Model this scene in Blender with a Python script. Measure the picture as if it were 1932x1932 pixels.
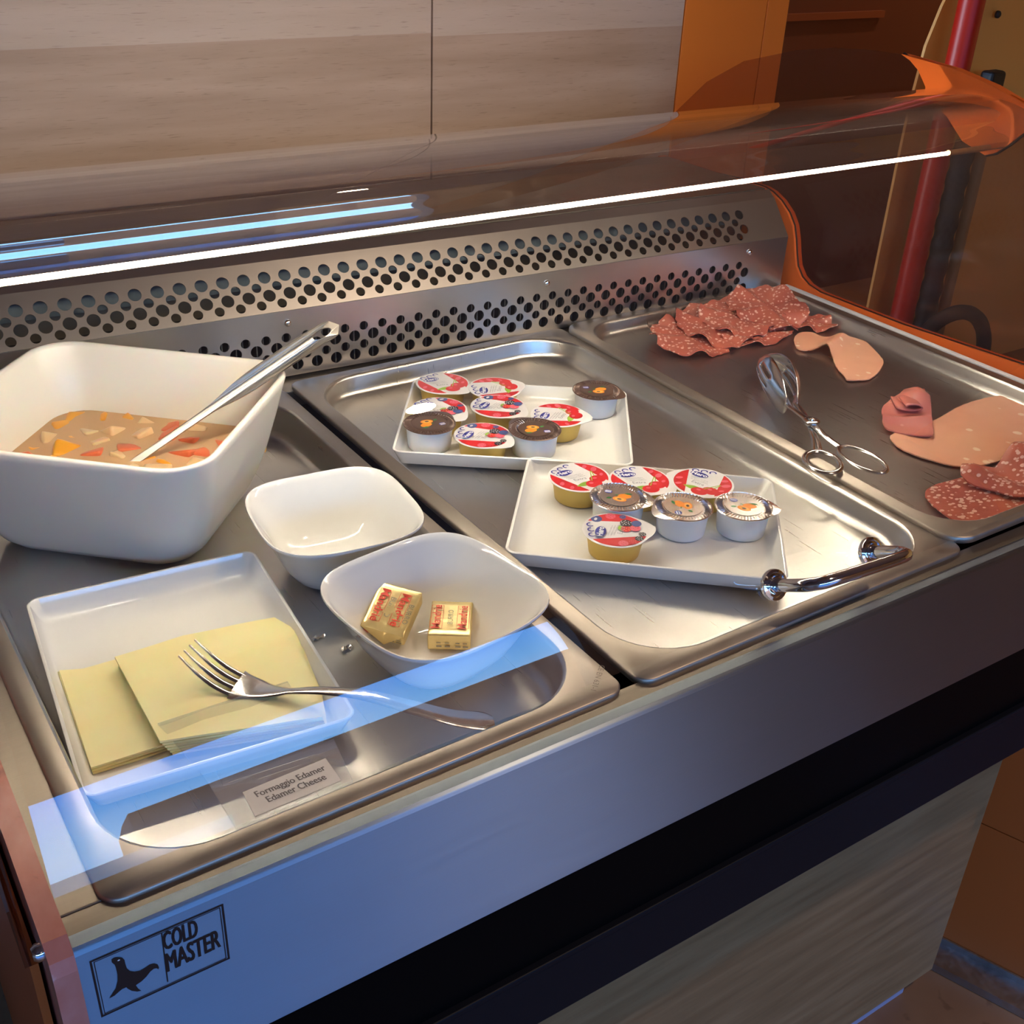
import bpy, bmesh, math, random
from mathutils import Vector, Matrix, noise
random.seed(7)
PI = math.pi
for o in list(bpy.data.objects): bpy.data.objects.remove(o)
sc = bpy.context.scene
COL = sc.collection

# ------------------------------------------------------------------ camera
cam = bpy.data.cameras.new('camera'); camo = bpy.data.objects.new('camera', cam); COL.objects.link(camo)
cam.sensor_width = 36; cam.lens = 36 * 2135.9 / 1932; cam.clip_start = 0.01; cam.clip_end = 200
CR = [(0.834537, -0.549438, 0.040817), (-0.244384, -0.435553, -0.866354), (0.493786, 0.71303, -0.497759)]
camo.matrix_world = Matrix(((CR[0][0], -CR[1][0], -CR[2][0], -0.05742), (CR[0][1], -CR[1][1], -CR[2][1], -0.41407),
                            (CR[0][2], -CR[1][2], -CR[2][2], 0.44285), (0, 0, 0, 1)))
sc.camera = camo
# ------------------------------------------------------------------ world: clear sky, pale at the horizon
w = bpy.data.worlds.new('sky'); sc.world = w; w.use_nodes = True
nt = w.node_tree; nt.nodes.clear()
out = nt.nodes.new('ShaderNodeOutputWorld'); bg = nt.nodes.new('ShaderNodeBackground')
tc = nt.nodes.new('ShaderNodeTexCoord'); sep = nt.nodes.new('ShaderNodeSeparateXYZ'); ramp = nt.nodes.new('ShaderNodeValToRGB')
nt.links.new(tc.outputs['Generated'], sep.inputs[0]); nt.links.new(sep.outputs[2], ramp.inputs[0])
nt.links.new(ramp.outputs[0], bg.inputs[0]); nt.links.new(bg.outputs[0], out.inputs[0])
e = ramp.color_ramp.elements
e[0].position = 0.0; e[0].color = (0.62, 0.74, 0.86, 1)
e[1].position = 0.75; e[1].color = (0.03, 0.16, 0.6, 1)
for pos, c in ((0.13, (0.50, 0.68, 0.92, 1)), (0.21, (0.20, 0.50, 1.0, 1)), (0.30, (0.07, 0.32, 1.0, 1))):
    k = e.new(pos); k.color = c
bg.inputs[1].default_value = 9.0
# ------------------------------------------------------------------ lights of the room, plus added fill spots
def area(name, loc, target, size, power, col, sy=None):
    l = bpy.data.lights.new(name, 'AREA'); l.energy = power; l.color = col; l.size = size
    if sy: l.shape = 'RECTANGLE'; l.size_y = sy
    o = bpy.data.objects.new(name, l); COL.objects.link(o); o.location = loc
    o.rotation_euler = (Vector(target) - Vector(loc)).to_track_quat('-Z', 'Y').to_euler(); return o
pt = area('window_portal', (-0.42, -2.99, 0.1), (-0.42, 0.0, 0.1), 5.1, 1, (1, 1, 1), 1.9); pt.data.cycles.is_portal = True
LAMP_AND_FILL = [(1.12, -0.81), (-0.5, -2.6), (1.9, -2.6), (3.9, 1.7)]  # first gives the glare in the glass; the others are added fill
for lx, ly in LAMP_AND_FILL:
    l = bpy.data.lights.new('downlight_and_fill', 'SPOT'); l.energy = 34; l.color = (1.0, 0.74, 0.52); l.shadow_soft_size = 0.035; l.spot_size = math.radians(125); l.spot_blend = 0.7
    o = bpy.data.objects.new('downlight_and_fill', l); COL.objects.link(o); o.location = (lx, ly, 1.66)
sc.view_settings.view_transform = 'Standard'; sc.view_settings.look = 'None'
sc.view_settings.gamma = 1; sc.view_settings.use_curve_mapping = False
sc.view_settings.exposure = 0.22

# ------------------------------------------------------------------ materials
def new_mat(name):
    m = bpy.data.materials.new(name); m.use_nodes = True; return m
def P(m): return m.node_tree.nodes['Principled BSDF']
def mat(name, col, rough=0.5, metal=0.0, spec=None, coat=0, emit=None, es=0, sss=0):
    m = new_mat(name); p = P(m)
    p.inputs['Base Color'].default_value = (*col, 1); p.inputs['Roughness'].default_value = rough
    p.inputs['Metallic'].default_value = metal; p.inputs['Coat Weight'].default_value = coat
    if spec is not None: p.inputs['Specular IOR Level'].default_value = spec
    if emit: p.inputs['Emission Color'].default_value = (*emit, 1); p.inputs['Emission Strength'].default_value = es
    if sss: p.inputs['Subsurface Weight'].default_value = sss; p.inputs['Subsurface Scale'].default_value = 0.004
    return m
def tex(m, kind, scale, coords='Object', stretch=(1, 1, 1), detail=4, rot=(0, 0, 0), **kw):
    n = m.node_tree; t = n.nodes.new('ShaderNodeTexCoord'); mp = n.nodes.new('ShaderNodeMapping')
    mp.inputs['Scale'].default_value = stretch; mp.inputs['Rotation'].default_value = rot
    n.links.new(t.outputs[coords], mp.inputs[0]); x = n.nodes.new(kind)
    x.inputs['Scale'].default_value = scale
    if 'Detail' in x.inputs: x.inputs['Detail'].default_value = detail
    for k, v in kw.items(): setattr(x, k, v)
    n.links.new(mp.outputs[0], x.inputs['Vector']); return x
def rmp(m, src, stops, interp='LINEAR'):
    r = m.node_tree.nodes.new('ShaderNodeValToRGB'); m.node_tree.links.new(src, r.inputs[0]); e = r.color_ramp.elements
    r.color_ramp.interpolation = interp
    e[0].position = stops[0][0]; e[0].color = (*stops[0][1], 1); e[1].position = stops[-1][0]; e[1].color = (*stops[-1][1], 1)
    for s in stops[1:-1]: k = e.new(s[0]); k.color = (*s[1], 1)
    return r
def mixc(m, a, b, fac, mode='MIX'):
    x = m.node_tree.nodes.new('ShaderNodeMix'); x.data_type = 'RGBA'; x.blend_type = mode; L = m.node_tree.links
    for s, v in ((0, fac), (6, a), (7, b)):
        if hasattr(v, 'is_linked'): L.new(v, x.inputs[s])
        else: x.inputs[s].default_value = v if s == 0 else (*v, 1)
    return x.outputs[2]
def bump(m, src, strength=0.1, dist=0.001):
    b = m.node_tree.nodes.new('ShaderNodeBump'); b.inputs['Strength'].default_value = strength; b.inputs['Distance'].default_value = dist
    m.node_tree.links.new(src, b.inputs['Height']); m.node_tree.links.new(b.outputs[0], P(m).inputs['Normal'])
def link(m, o, i): m.node_tree.links.new(o, P(m).inputs[i])

def steel(name, base=(0.62, 0.60, 0.57), r0=0.18, r1=0.34, stretch=(4, 60, 60), smudge=0.12, bs=0.06, rot=(0, 0, 0), aniso=0.0):
    m = mat(name, base, 0.3, 1.0)
    g = tex(m, 'ShaderNodeTexNoise', 12, stretch=stretch, detail=6, rot=rot); s = tex(m, 'ShaderNodeTexNoise', 9, detail=5)
    link(m, rmp(m, g.outputs[0], [(0.3, (r0,) * 3), (0.7, (r1,) * 3)]).outputs[0], 'Roughness')
    c0 = tuple(x * (1 - smudge) for x in base); c1 = tuple(min(1, x * (1 + smudge)) for x in base)
    link(m, rmp(m, s.outputs[0], [(0.35, c0), (0.65, c1)]).outputs[0], 'Base Color')
    bump(m, g.outputs[0], bs, 0.0002)
    P(m).inputs['Anisotropic'].default_value = aniso
    return m
M = {}
M['pan'] = steel('pan steel', (0.60, 0.575, 0.54), 0.27, 0.36, (60, 1.2, 3), 0.10, 0.004)
M['pan_rim'] = steel('pan rim satin', (0.42, 0.37, 0.32), 0.40, 0.50, (6, 6, 6), 0.06, 0.03)
M['deck'] = steel('deck satin', (0.27, 0.232, 0.19), 0.42, 0.50, (0.8, 60, 60), 0.06, 0.02)
M['front'] = steel('brushed front', (0.35, 0.41, 0.46), 0.40, 0.46, (0.5, 120, 120), 0.02, 0.01, aniso=0.93)
for _k, _v in (('front', (0, 0, 1)), ):
    _c = M[_k].node_tree.nodes.new('ShaderNodeCombineXYZ')
    for _i in range(3): _c.inputs[_i].default_value = _v[_i]
    M[_k].node_tree.links.new(_c.outputs[0], P(M[_k]).inputs['Tangent'])
M['grille'] = steel('grille steel', (0.62, 0.60, 0.58), 0.28, 0.31, (0.5, 120, 120), 0.03, 0.004)
M['chrome'] = mat('chrome', (0.82, 0.82, 0.82), 0.06, 1.0)
M['cutlery'] = steel('cutlery steel', (0.72, 0.70, 0.67), 0.12, 0.24, (20, 20, 20), 0.05, 0.02)
M['black'] = mat('black gloss', (0.002, 0.002, 0.002), 0.35, spec=0.04)
M['trim'] = mat('dark trim', (0.007, 0.007, 0.009), 0.4, spec=0.12)
M['gasket'] = mat('black gasket', (0.012, 0.010, 0.009), 0.5)
M['well'] = mat('well dark', (0.010, 0.010, 0.010), 0.6)
M['duct'] = mat('duct', (0.10, 0.13, 0.16), 0.35, 0.6)
M['fin'] = mat('fins', (0.16, 0.17, 0.18), 0.4, 0.8)
M['white_seal'] = mat('white seal', (0.78, 0.78, 0.80), 0.4)
M['ceramic'] = mat('ceramic', (0.86, 0.85, 0.82), 0.10, coat=0.5)
M['melamine'] = mat('cream dish', (0.86, 0.83, 0.76), 0.22, sss=0.15)
M['orange'] = mat('orange lacquer', (0.80, 0.155, 0.022), 0.38)
m = M['edge'] = mat('worn orange edge', (0.5, 0.13, 0.08), 0.32)
n = tex(m, 'ShaderNodeTexNoise', 42, stretch=(1, 0.6, 1), detail=6)
link(m, rmp(m, n.outputs[0], [(0.30, (0.14, 0.05, 0.035)), (0.40, (0.50, 0.16, 0.11)), (0.62, (0.56, 0.22, 0.17)), (0.68, (0.62, 0.45, 0.42))]).outputs[0], 'Base Color')

def laminate(name, c0, c1, c2, band=0.35, sc_=1.0, rot=(0, 0, 0)):
    m = mat(name, c1, 0.45)
    a = tex(m, 'ShaderNodeTexNoise', 5 * sc_, stretch=(0.8, 0.8, 9), detail=4, rot=rot); b = tex(m, 'ShaderNodeTexNoise', 30 * sc_, stretch=(1.5, 1.5, 30), detail=3, rot=rot)
    big = rmp(m, a.outputs[0], [(0.3, c0), (0.5, c1), (0.7, c2)]).outputs[0]
    fine = rmp(m, b.outputs[0], [(0.28, (0.66, 0.62, 0.58)), (0.38, (1, 1, 1)), (1, (1, 1, 1))]).outputs[0]
    link(m, mixc(m, big, fine, 0.8, 'MULTIPLY'), 'Base Color'); bump(m, b.outputs[0], 0.05, 0.0005)
    return m
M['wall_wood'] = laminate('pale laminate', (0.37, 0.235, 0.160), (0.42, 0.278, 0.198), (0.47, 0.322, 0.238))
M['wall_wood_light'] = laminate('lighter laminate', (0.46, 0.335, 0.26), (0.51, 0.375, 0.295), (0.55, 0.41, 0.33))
M['cab_wood'] = laminate('cabinet laminate', (0.22, 0.108, 0.036), (0.28, 0.142, 0.050), (0.34, 0.178, 0.066), sc_=1.6)
M['floor_wood'] = laminate('floor boards', (0.16, 0.07, 0.03), (0.24, 0.12, 0.05), (0.33, 0.17, 0.075), rot=(0, PI / 2, 0))
M['orange_wall'] = mat('orange panel', (0.72, 0.19, 0.018), 0.5)
M['orange_side'] = mat('orange cabinet', (0.52, 0.10, 0.012), 0.45)
M['brown_wall'] = mat('brown wall', (0.19, 0.055, 0.024), 0.5)
M['brown_trim'] = mat('brown trim', (0.34, 0.09, 0.03), 0.4)
M['ceiling'] = mat('ceiling', (0.30, 0.17, 0.11), 0.7)
M['tan'] = mat('tan plaster', (0.42, 0.25, 0.15), 0.8)
M['yellow'] = mat('ochre board', (0.92, 0.42, 0.09), 0.5)
M['red'] = mat('red paint', (0.55, 0.018, 0.006), 0.35)
M['rubber'] = mat('dark rubber', (0.03, 0.02, 0.015), 0.6)
M['tanpipe'] = mat('tan pipe', (0.42, 0.22, 0.08), 0.4)
M['plinth'] = mat('plinth', (0.34, 0.31, 0.36), 0.45)
M['channel'] = steel('aluminium channel', (0.42, 0.46, 0.48), 0.3, 0.45, (10, 10, 10), 0.1, 0.03)
M['led'] = mat('lamp tube', (1, 1, 1), 0.5, emit=(1.0, 0.90, 0.70), es=160)
M['spot'] = mat('spot lamp', (1, 1, 1), 0.5, emit=(1.0, 0.62, 0.34), es=60)

def clear(name, tint, ior, gloss_rough=0.0, haze=0.0, boost=1.0, hazecol=(0.8, 0.7, 0.65)):
    m = new_mat(name); n = m.node_tree; n.nodes.clear(); L = n.links
    o = n.nodes.new('ShaderNodeOutputMaterial'); t = n.nodes.new('ShaderNodeBsdfTransparent'); g = n.nodes.new('ShaderNodeBsdfGlossy')
    f = n.nodes.new('ShaderNodeFresnel'); mx = n.nodes.new('ShaderNodeMixShader'); mu = n.nodes.new('ShaderNodeMath'); mu.operation = 'MULTIPLY'; mu.use_clamp = True
    t.inputs[0].default_value = (*tint, 1); g.inputs['Roughness'].default_value = gloss_rough; g.inputs['Color'].default_value = (1, 1, 1, 1)
    mu.inputs[1].default_value = boost
    # thin sheet: the same air-to-glass reflection from either side
    ge = n.nodes.new('ShaderNodeNewGeometry'); ex = n.nodes.new('ShaderNodeMath'); ex.operation = 'MULTIPLY_ADD'; ex.inputs[1].default_value = -2; ex.inputs[2].default_value = 1
    pw = n.nodes.new('ShaderNodeMath'); pw.operation = 'POWER'; pw.inputs[0].default_value = ior
    L.new(ge.outputs['Backfacing'], ex.inputs[0]); L.new(ex.outputs[0], pw.inputs[1]); L.new(pw.outputs[0], f.inputs[0])
    L.new(f.outputs[0], mu.inputs[0]); L.new(mu.outputs[0], mx.inputs[0]); L.new(t.outputs[0], mx.inputs[1]); L.new(g.outputs[0], mx.inputs[2])
    last = mx.outputs[0]
    if haze:
        d = n.nodes.new('ShaderNodeBsdfDiffuse'); d.inputs[0].default_value = (*hazecol, 1); m2 = n.nodes.new('ShaderNodeMixShader')
        nz = n.nodes.new('ShaderNodeTexNoise'); nz.inputs['Scale'].default_value = 6; nz.inputs['Detail'].default_value = 6
        mp = n.nodes.new('ShaderNodeMapping'); mp.inputs['Scale'].default_value = (1, 2, 5); tcc = n.nodes.new('ShaderNodeTexCoord')
        L.new(tcc.outputs['Object'], mp.inputs[0]); L.new(mp.outputs[0], nz.inputs['Vector'])
        rr = n.nodes.new('ShaderNodeMapRange'); rr.inputs[1].default_value = 0.35; rr.inputs[2].default_value = 0.75
        rr.inputs[3].default_value = haze * 0.4; rr.inputs[4].default_value = haze * 1.6
        L.new(nz.outputs[0], rr.inputs[0]); L.new(rr.outputs[0], m2.inputs[0]); L.new(last, m2.inputs[1]); L.new(d.outputs[0], m2.inputs[2]); last = m2.outputs[0]
    L.new(last, o.inputs[0]); return m
M['glass'] = clear('curved glass', (0.97, 0.97, 0.96), 1.5, 0.0, 0.012, 1.6)
M['pane'] = clear('side pane', (0.80, 0.68, 0.60), 1.45, 0.0, 0.002, 0.45, (0.5, 0.3, 0.22))
M['acrylic'] = clear('lamp canopy acrylic', (0.86, 0.78, 0.74), 1.6, 0.015, 0.012, 4.0, (0.6, 0.45, 0.4))
M['stand'] = clear('label acrylic', (0.93, 0.94, 0.95), 1.49, 0.0, 0.06, 2.0, (0.8, 0.82, 0.9))
M['card'] = mat('label card', (0.55, 0.53, 0.56), 0.35)
M['ink'] = mat('black ink', (0.02, 0.02, 0.025), 0.5)
M['logo'] = mat('logo print', (0.018, 0.010, 0.008), 0.35)
M['engrave'] = mat('embossed mark', (0.22, 0.19, 0.17), 0.5, 0.5)
# food
m = M['cheese'] = mat('cheese', (0.78, 0.66, 0.30), 0.38, sss=0.2)
n = tex(m, 'ShaderNodeTexNoise', 30, detail=3); link(m, rmp(m, n.outputs[0], [(0.3, (0.95, 0.78, 0.36)), (0.7, (0.99, 0.86, 0.44))]).outputs[0], 'Base Color')
def meat(name, base, dark, fat, scale, thr, rough=0.38, stretch=(1, 1, 1)):
    m = mat(name, base, rough, sss=0.1)
    v = tex(m, 'ShaderNodeTexVoronoi', scale, stretch=stretch, detail=0); nz = tex(m, 'ShaderNodeTexNoise', scale * 0.8, detail=4); big = tex(m, 'ShaderNodeTexNoise', 25, detail=2)
    add = m.node_tree.nodes.new('ShaderNodeMath'); add.operation = 'MULTIPLY_ADD'; m.node_tree.links.new(nz.outputs[0], add.inputs[0]); add.inputs[1].default_value = 0.7
    m.node_tree.links.new(v.outputs['Distance'], add.inputs[2])
    body = rmp(m, big.outputs[0], [(0.3, dark), (0.7, base)]).outputs[0]
    mask = rmp(m, add.outputs[0], [(thr, (1, 1, 1)), (thr + 0.07, (0, 0, 0))]).outputs[0]
    link(m, mixc(m, body, fat, mask), 'Base Color'); bump(m, add.outputs[0], 0.25, 0.0008); return m
M['salami'] = meat('salami', (0.50, 0.135, 0.085), (0.36, 0.085, 0.06), (0.74, 0.46, 0.37), 190, 0.62, stretch=(1, 1.25, 1))
M['salami2'] = meat('large salami', (0.52, 0.13, 0.075), (0.36, 0.075, 0.055), (0.74, 0.46, 0.36), 165, 0.66, stretch=(1, 1.4, 1))
M['salami_rim'] = mat('salami casing', (0.62, 0.36, 0.16), 0.5)
M['mortadella'] = meat('mortadella', (0.82, 0.42, 0.27), (0.76, 0.36, 0.23), (0.92, 0.70, 0.52), 55, 0.44)
M['ham'] = meat('ham', (0.60, 0.20, 0.16), (0.50, 0.15, 0.13), (0.68, 0.30, 0.24), 60, 0.36)
M['peach'] = mat('peach', (0.85, 0.38, 0.03), 0.3, sss=0.2)
M['pear'] = mat('pear', (0.80, 0.55, 0.30), 0.3, sss=0.2)
M['papaya'] = mat('papaya', (0.72, 0.16, 0.06), 0.3, sss=0.2)
m = M['syrup'] = new_mat('syrup'); n = m.node_tree; n.nodes.clear()
o_ = n.nodes.new('ShaderNodeOutputMaterial'); t_ = n.nodes.new('ShaderNodeBsdfTransparent'); t_.inputs[0].default_value = (1.0, 0.90, 0.74, 1)
d_ = n.nodes.new('ShaderNodeBsdfDiffuse'); d_.inputs[0].default_value = (1.0, 0.66, 0.36, 1); a_ = n.nodes.new('ShaderNodeMixShader'); a_.inputs[0].default_value = 0.58
g_ = n.nodes.new('ShaderNodeBsdfGlossy'); g_.inputs['Roughness'].default_value = 0.03; b_ = n.nodes.new('ShaderNodeMixShader'); fr = n.nodes.new('ShaderNodeFresnel'); fr.inputs[0].default_value = 1.34
for s, d in ((t_.outputs[0], a_.inputs[1]), (d_.outputs[0], a_.inputs[2]), (a_.outputs[0], b_.inputs[1]), (g_.outputs[0], b_.inputs[2]), (fr.outputs[0], b_.inputs[0]), (b_.outputs[0], o_.inputs[0])): n.links.new(s, d)
# packaging
M['gold_cup'] = mat('gold foil cup', (0.72, 0.52, 0.14), 0.42, 0.55)
M['white_cup'] = mat('white plastic cup', (0.80, 0.83, 0.88), 0.35, sss=0.1)
M['lid_white'] = mat('lid white', (0.78, 0.76, 0.76), 0.28)
M['lid_rim'] = mat('lid rim foil', (0.75, 0.75, 0.76), 0.3, 0.7)
M['lid_brown'] = mat('lid brown', (0.14, 0.085, 0.065), 0.28, 0.35)
M['lid_foil'] = mat('lid foil', (0.95, 0.86, 0.80), 0.22, 1.0)
M['p_red'] = mat('print red', (0.66, 0.02, 0.025), 0.3)
M['p_pink'] = mat('print pink', (0.80, 0.14, 0.20), 0.3)
M['p_blue'] = mat('print blue', (0.035, 0.04, 0.30), 0.3)
M['p_navy'] = mat('print blueberry', (0.06, 0.09, 0.26), 0.3)
M['p_green'] = mat('print green', (0.32, 0.55, 0.06), 0.3)
M['p_dgreen'] = mat('print dark green', (0.04, 0.22, 0.05), 0.3)
M['p_black'] = mat('print black', (0.02, 0.02, 0.025), 0.3)
M['p_white'] = mat('print white', (0.82, 0.82, 0.84), 0.3)
M['p_grey'] = mat('print grey', (0.35, 0.34, 0.38), 0.3)
M['p_orange'] = mat('print orange', (0.90, 0.27, 0.02), 0.3)
M['p_yel'] = mat('print apricot', (0.92, 0.45, 0.10), 0.3)
m = M['gold_foil'] = mat('butter gold foil', (0.90, 0.72, 0.34), 0.30, 0.75)
n = tex(m, 'ShaderNodeTexNoise', 60, detail=3); bump(m, n.outputs[0], 0.5, 0.0015)
M['foil_red'] = mat('foil red print', (0.75, 0.06, 0.03), 0.35)
M['foil_grey'] = mat('foil grey print', (0.30, 0.27, 0.20), 0.4)
M['scrap'] = mat('silver scrap', (0.7, 0.7, 0.7), 0.25, 1.0)
M['apron'] = mat('terrace', (0.30, 0.32, 0.34), 0.8)
M['cutoff'] = mat('dark hedge', (0.03, 0.05, 0.05), 0.8); M['pale'] = mat('pale cutoff strip', (0.55, 0.66, 0.62), 0.6)  # dark and pale tones of the added sky cutoff outside
M['sea'] = mat('sea', (0.22, 0.32, 0.38), 0.5)
M['brick'] = mat('brick building', (0.45, 0.16, 0.06), 0.8)

# ------------------------------------------------------------------ geometry helpers
def obj(name, verts, faces, m, parent=None, smooth=False, mids=None, org=None):
    """one mesh object; verts in world metres, stored relative to the parent's base"""
    off = Vector(org) if org else (parent_loc(parent) if parent else Vector((0, 0, 0)))
    me = bpy.data.meshes.new(name); me.from_pydata([tuple(Vector(v) - off) for v in verts], [], faces)
    ms = m if isinstance(m, (list, tuple)) else [m]
    for k in ms: me.materials.append(k if not isinstance(k, str) else M[k])
    if mids:
        for p_, i in zip(me.polygons, mids): p_.material_index = i
    bm = bmesh.new(); bm.from_mesh(me); bmesh.ops.recalc_face_normals(bm, faces=bm.faces); bm.to_mesh(me); bm.free()
    if smooth:
        me.polygons.foreach_set('use_smooth', [True] * len(me.polygons))
        me.set_sharp_from_angle(angle=math.radians(smooth if smooth is not True else 50))
    o = bpy.data.objects.new(name, me); COL.objects.link(o)
    if parent: o.parent = parent
    if org: o.location = off - (parent_loc(parent) if parent else Vector((0, 0, 0)))
    return o
def parent_loc(p):
    v = Vector((0, 0, 0))
    while p: v += Vector(p.location); p = p.parent
    return v
def thing(name, label, cat, loc=(0, 0, 0), group=None):
    o = bpy.data.objects.new(name, None); o.empty_display_size = 0.02; COL.objects.link(o); o.location = loc
    return tag(o, label, cat, group)
def tag(o, label, cat, group=None):
    o['label'] = label; o['category'] = cat
    if group: o['group'] = group
    return o
def struct(o): o['kind'] = 'structure'; return o
def lab(o, l): o['label'] = l; return o
def boxg(x0, y0, z0, x1, y1, z1):
    v = [(x, y, z) for z in (z0, z1) for y in (y0, y1) for x in (x0, x1)]
    return v, [(0, 2, 3, 1), (4, 5, 7, 6), (0, 1, 5, 4), (2, 6, 7, 3), (0, 4, 6, 2), (1, 3, 7, 5)]
def box(name, x0, y0, z0, x1, y1, z1, m, parent=None, bev=0.0):
    v, f = boxg(x0, y0, z0, x1, y1, z1); o = obj(name, v, f, m, parent)
    if bev: bevel(o, bev)
    return o
def bevel(o, wd, seg=2):
    b = o.modifiers.new('bevel', 'BEVEL'); b.width = wd; b.segments = seg; b.limit_method = 'ANGLE'; return o
def join(parts):
    V, F = [], []
    for v, f in parts:
        k = len(V); V += list(v); F += [tuple(i + k for i in q) for q in f]
    return V, F
def rrect(w_, h_, r, n=6):
    pts = []
    for cx, cy, a0 in ((w_ / 2 - r, h_ / 2 - r, 0), (-w_ / 2 + r, h_ / 2 - r, 90), (-w_ / 2 + r, -h_ / 2 + r, 180), (w_ / 2 - r, -h_ / 2 + r, 270)):
        for k in range(n + 1):
            a = math.radians(a0 + 90 * k / n); pts.append((cx + r * math.cos(a), cy + r * math.sin(a)))
    return pts
def supell(a, b, n_, N=48):
    out = []
    for k in range(N):
        t = 2 * PI * k / N; c, s = math.cos(t), math.sin(t)
        out.append((a * math.copysign(abs(c) ** (2 / n_), c), b * math.copysign(abs(s) ** (2 / n_), s)))
    return out
def place(pts, c, ang, z):
    ca, sa = math.cos(ang), math.sin(ang)
    return [(c[0] + x * ca - y * sa, c[1] + x * sa + y * ca, z) for x, y in pts]
def loft(rings, cap0=True, cap1=True):
    V, F = [], []; n = len(rings[0])
    for r in rings: V += r
    for i in range(len(rings) - 1):
        for j in range(n):
            a = i * n + j; b = i * n + (j + 1) % n; F.append((a, b, b + n, a + n))
    if cap0: F.append(tuple(range(n))[::-1])
    if cap1: F.append(tuple(range(len(V) - n, len(V))))
    return V, F
def crom(c, n=8):
    c = [Vector(x) for x in c]; c = [2 * c[0] - c[1]] + c + [2 * c[-1] - c[-2]]; out = []
    for i in range(1, len(c) - 2):
        for k in range(n):
            t = k / n
            out.append(0.5 * ((2 * c[i]) + (-c[i - 1] + c[i + 1]) * t + (2 * c[i - 1] - 5 * c[i] + 4 * c[i + 1] - c[i + 2]) * t * t + (-c[i - 1] + 3 * c[i] - 3 * c[i + 1] + c[i + 2]) * t ** 3))
    out.append(c[-2]); return out
def tube(pts, rad, seg=12, flat=None, up=(0, 0, 1), caps=True):
    """sweep along pts; rad number or list; flat = (half width, half thickness) list for straps"""
    pts = [Vector(p) for p in pts]; rings = []; up = Vector(up)
    for i, p in enumerate(pts):
        t = (pts[min(i + 1, len(pts) - 1)] - pts[max(i - 1, 0)]).normalized()
        s = t.cross(up)
        if s.length < 1e-4: s = t.cross(Vector((1, 0, 0)))
        s.normalize(); u = s.cross(t).normalized()
        a, b = (flat[i] if flat else (rad[i],) * 2 if isinstance(rad, (list, tuple)) else (rad, rad))
        rings.append([tuple(p + s * a * math.cos(2 * PI * k / seg) + u * b * math.sin(2 * PI * k / seg)) for k in range(seg)])
    return loft(rings, caps, caps)
def sheet2d(name, loops, thick, mtx, m, parent=None, bev=0.0):
    """flat plate with holes from closed 2D loops; mtx maps (x,y,z) local to world"""
    cu = bpy.data.curves.new('c', 'CURVE'); cu.dimensions = '2D'; cu.fill_mode = 'BOTH'; cu.extrude = thick / 2
    for lp in loops:
        s = cu.splines.new('POLY'); s.points.add(len(lp) - 1)
        for q, p_ in zip(s.points, lp): q.co = (p_[0], p_[1], 0, 1)
        s.use_cyclic_u = True
    t = bpy.data.objects.new('t', cu); COL.objects.link(t); dg = bpy.context.evaluated_depsgraph_get(); dg.update()
    me = bpy.data.meshes.new_from_object(t.evaluated_get(dg)); bpy.data.objects.remove(t); bpy.data.curves.remove(cu)
    V = [tuple(mtx @ v.co) for v in me.vertices]; F = [tuple(p_.vertices) for p_ in me.polygons]; bpy.data.meshes.remove(me)
    return obj(name, V, F, m, parent)
def frame(o, x, y, z=None):
    x = Vector(x).normalized(); y = Vector(y); y = (y - x * y.dot(x)).normalized(); z = x.cross(y)
    return Matrix(((x[0], y[0], z[0], o[0]), (x[1], y[1], z[1], o[1]), (x[2], y[2], z[2], o[2]), (0, 0, 0, 1)))
TXC = {}
def textg(s, size, bold=0.0, sx=1.0, thick=0.0, shear=0.0):
    """text as flat geometry centred on the origin in XY"""
    k = (s, size, bold, sx, thick, shear)
    if k in TXC: return TXC[k]
    cu = bpy.data.curves.new('t', 'FONT'); cu.body = s; cu.size = size; cu.offset = bold; cu.align_x = 'CENTER'; cu.align_y = 'CENTER'; cu.extrude = thick; cu.shear = shear
    cu.resolution_u = 3; cu.space_line = 0.85
    t = bpy.data.objects.new('t', cu); COL.objects.link(t); dg = bpy.context.evaluated_depsgraph_get(); dg.update()
    me = bpy.data.meshes.new_from_object(t.evaluated_get(dg)); bpy.data.objects.remove(t)
    V = [(v.co.x * sx, v.co.y, v.co.z) for v in me.vertices]; F = [tuple(p_.vertices) for p_ in me.polygons]; bpy.data.meshes.remove(me)
    TXC[k] = (V, F); return V, F
def circ(cx, cy, rx, ry=None, n=20, rot=0.0):
    ry = ry or rx; c, s = math.cos(rot), math.sin(rot)
    return [(cx + rx * math.cos(2 * PI * k / n) * c - ry * math.sin(2 * PI * k / n) * s, cy + rx * math.cos(2 * PI * k / n) * s + ry * math.sin(2 * PI * k / n) * c) for k in range(n)]
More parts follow.
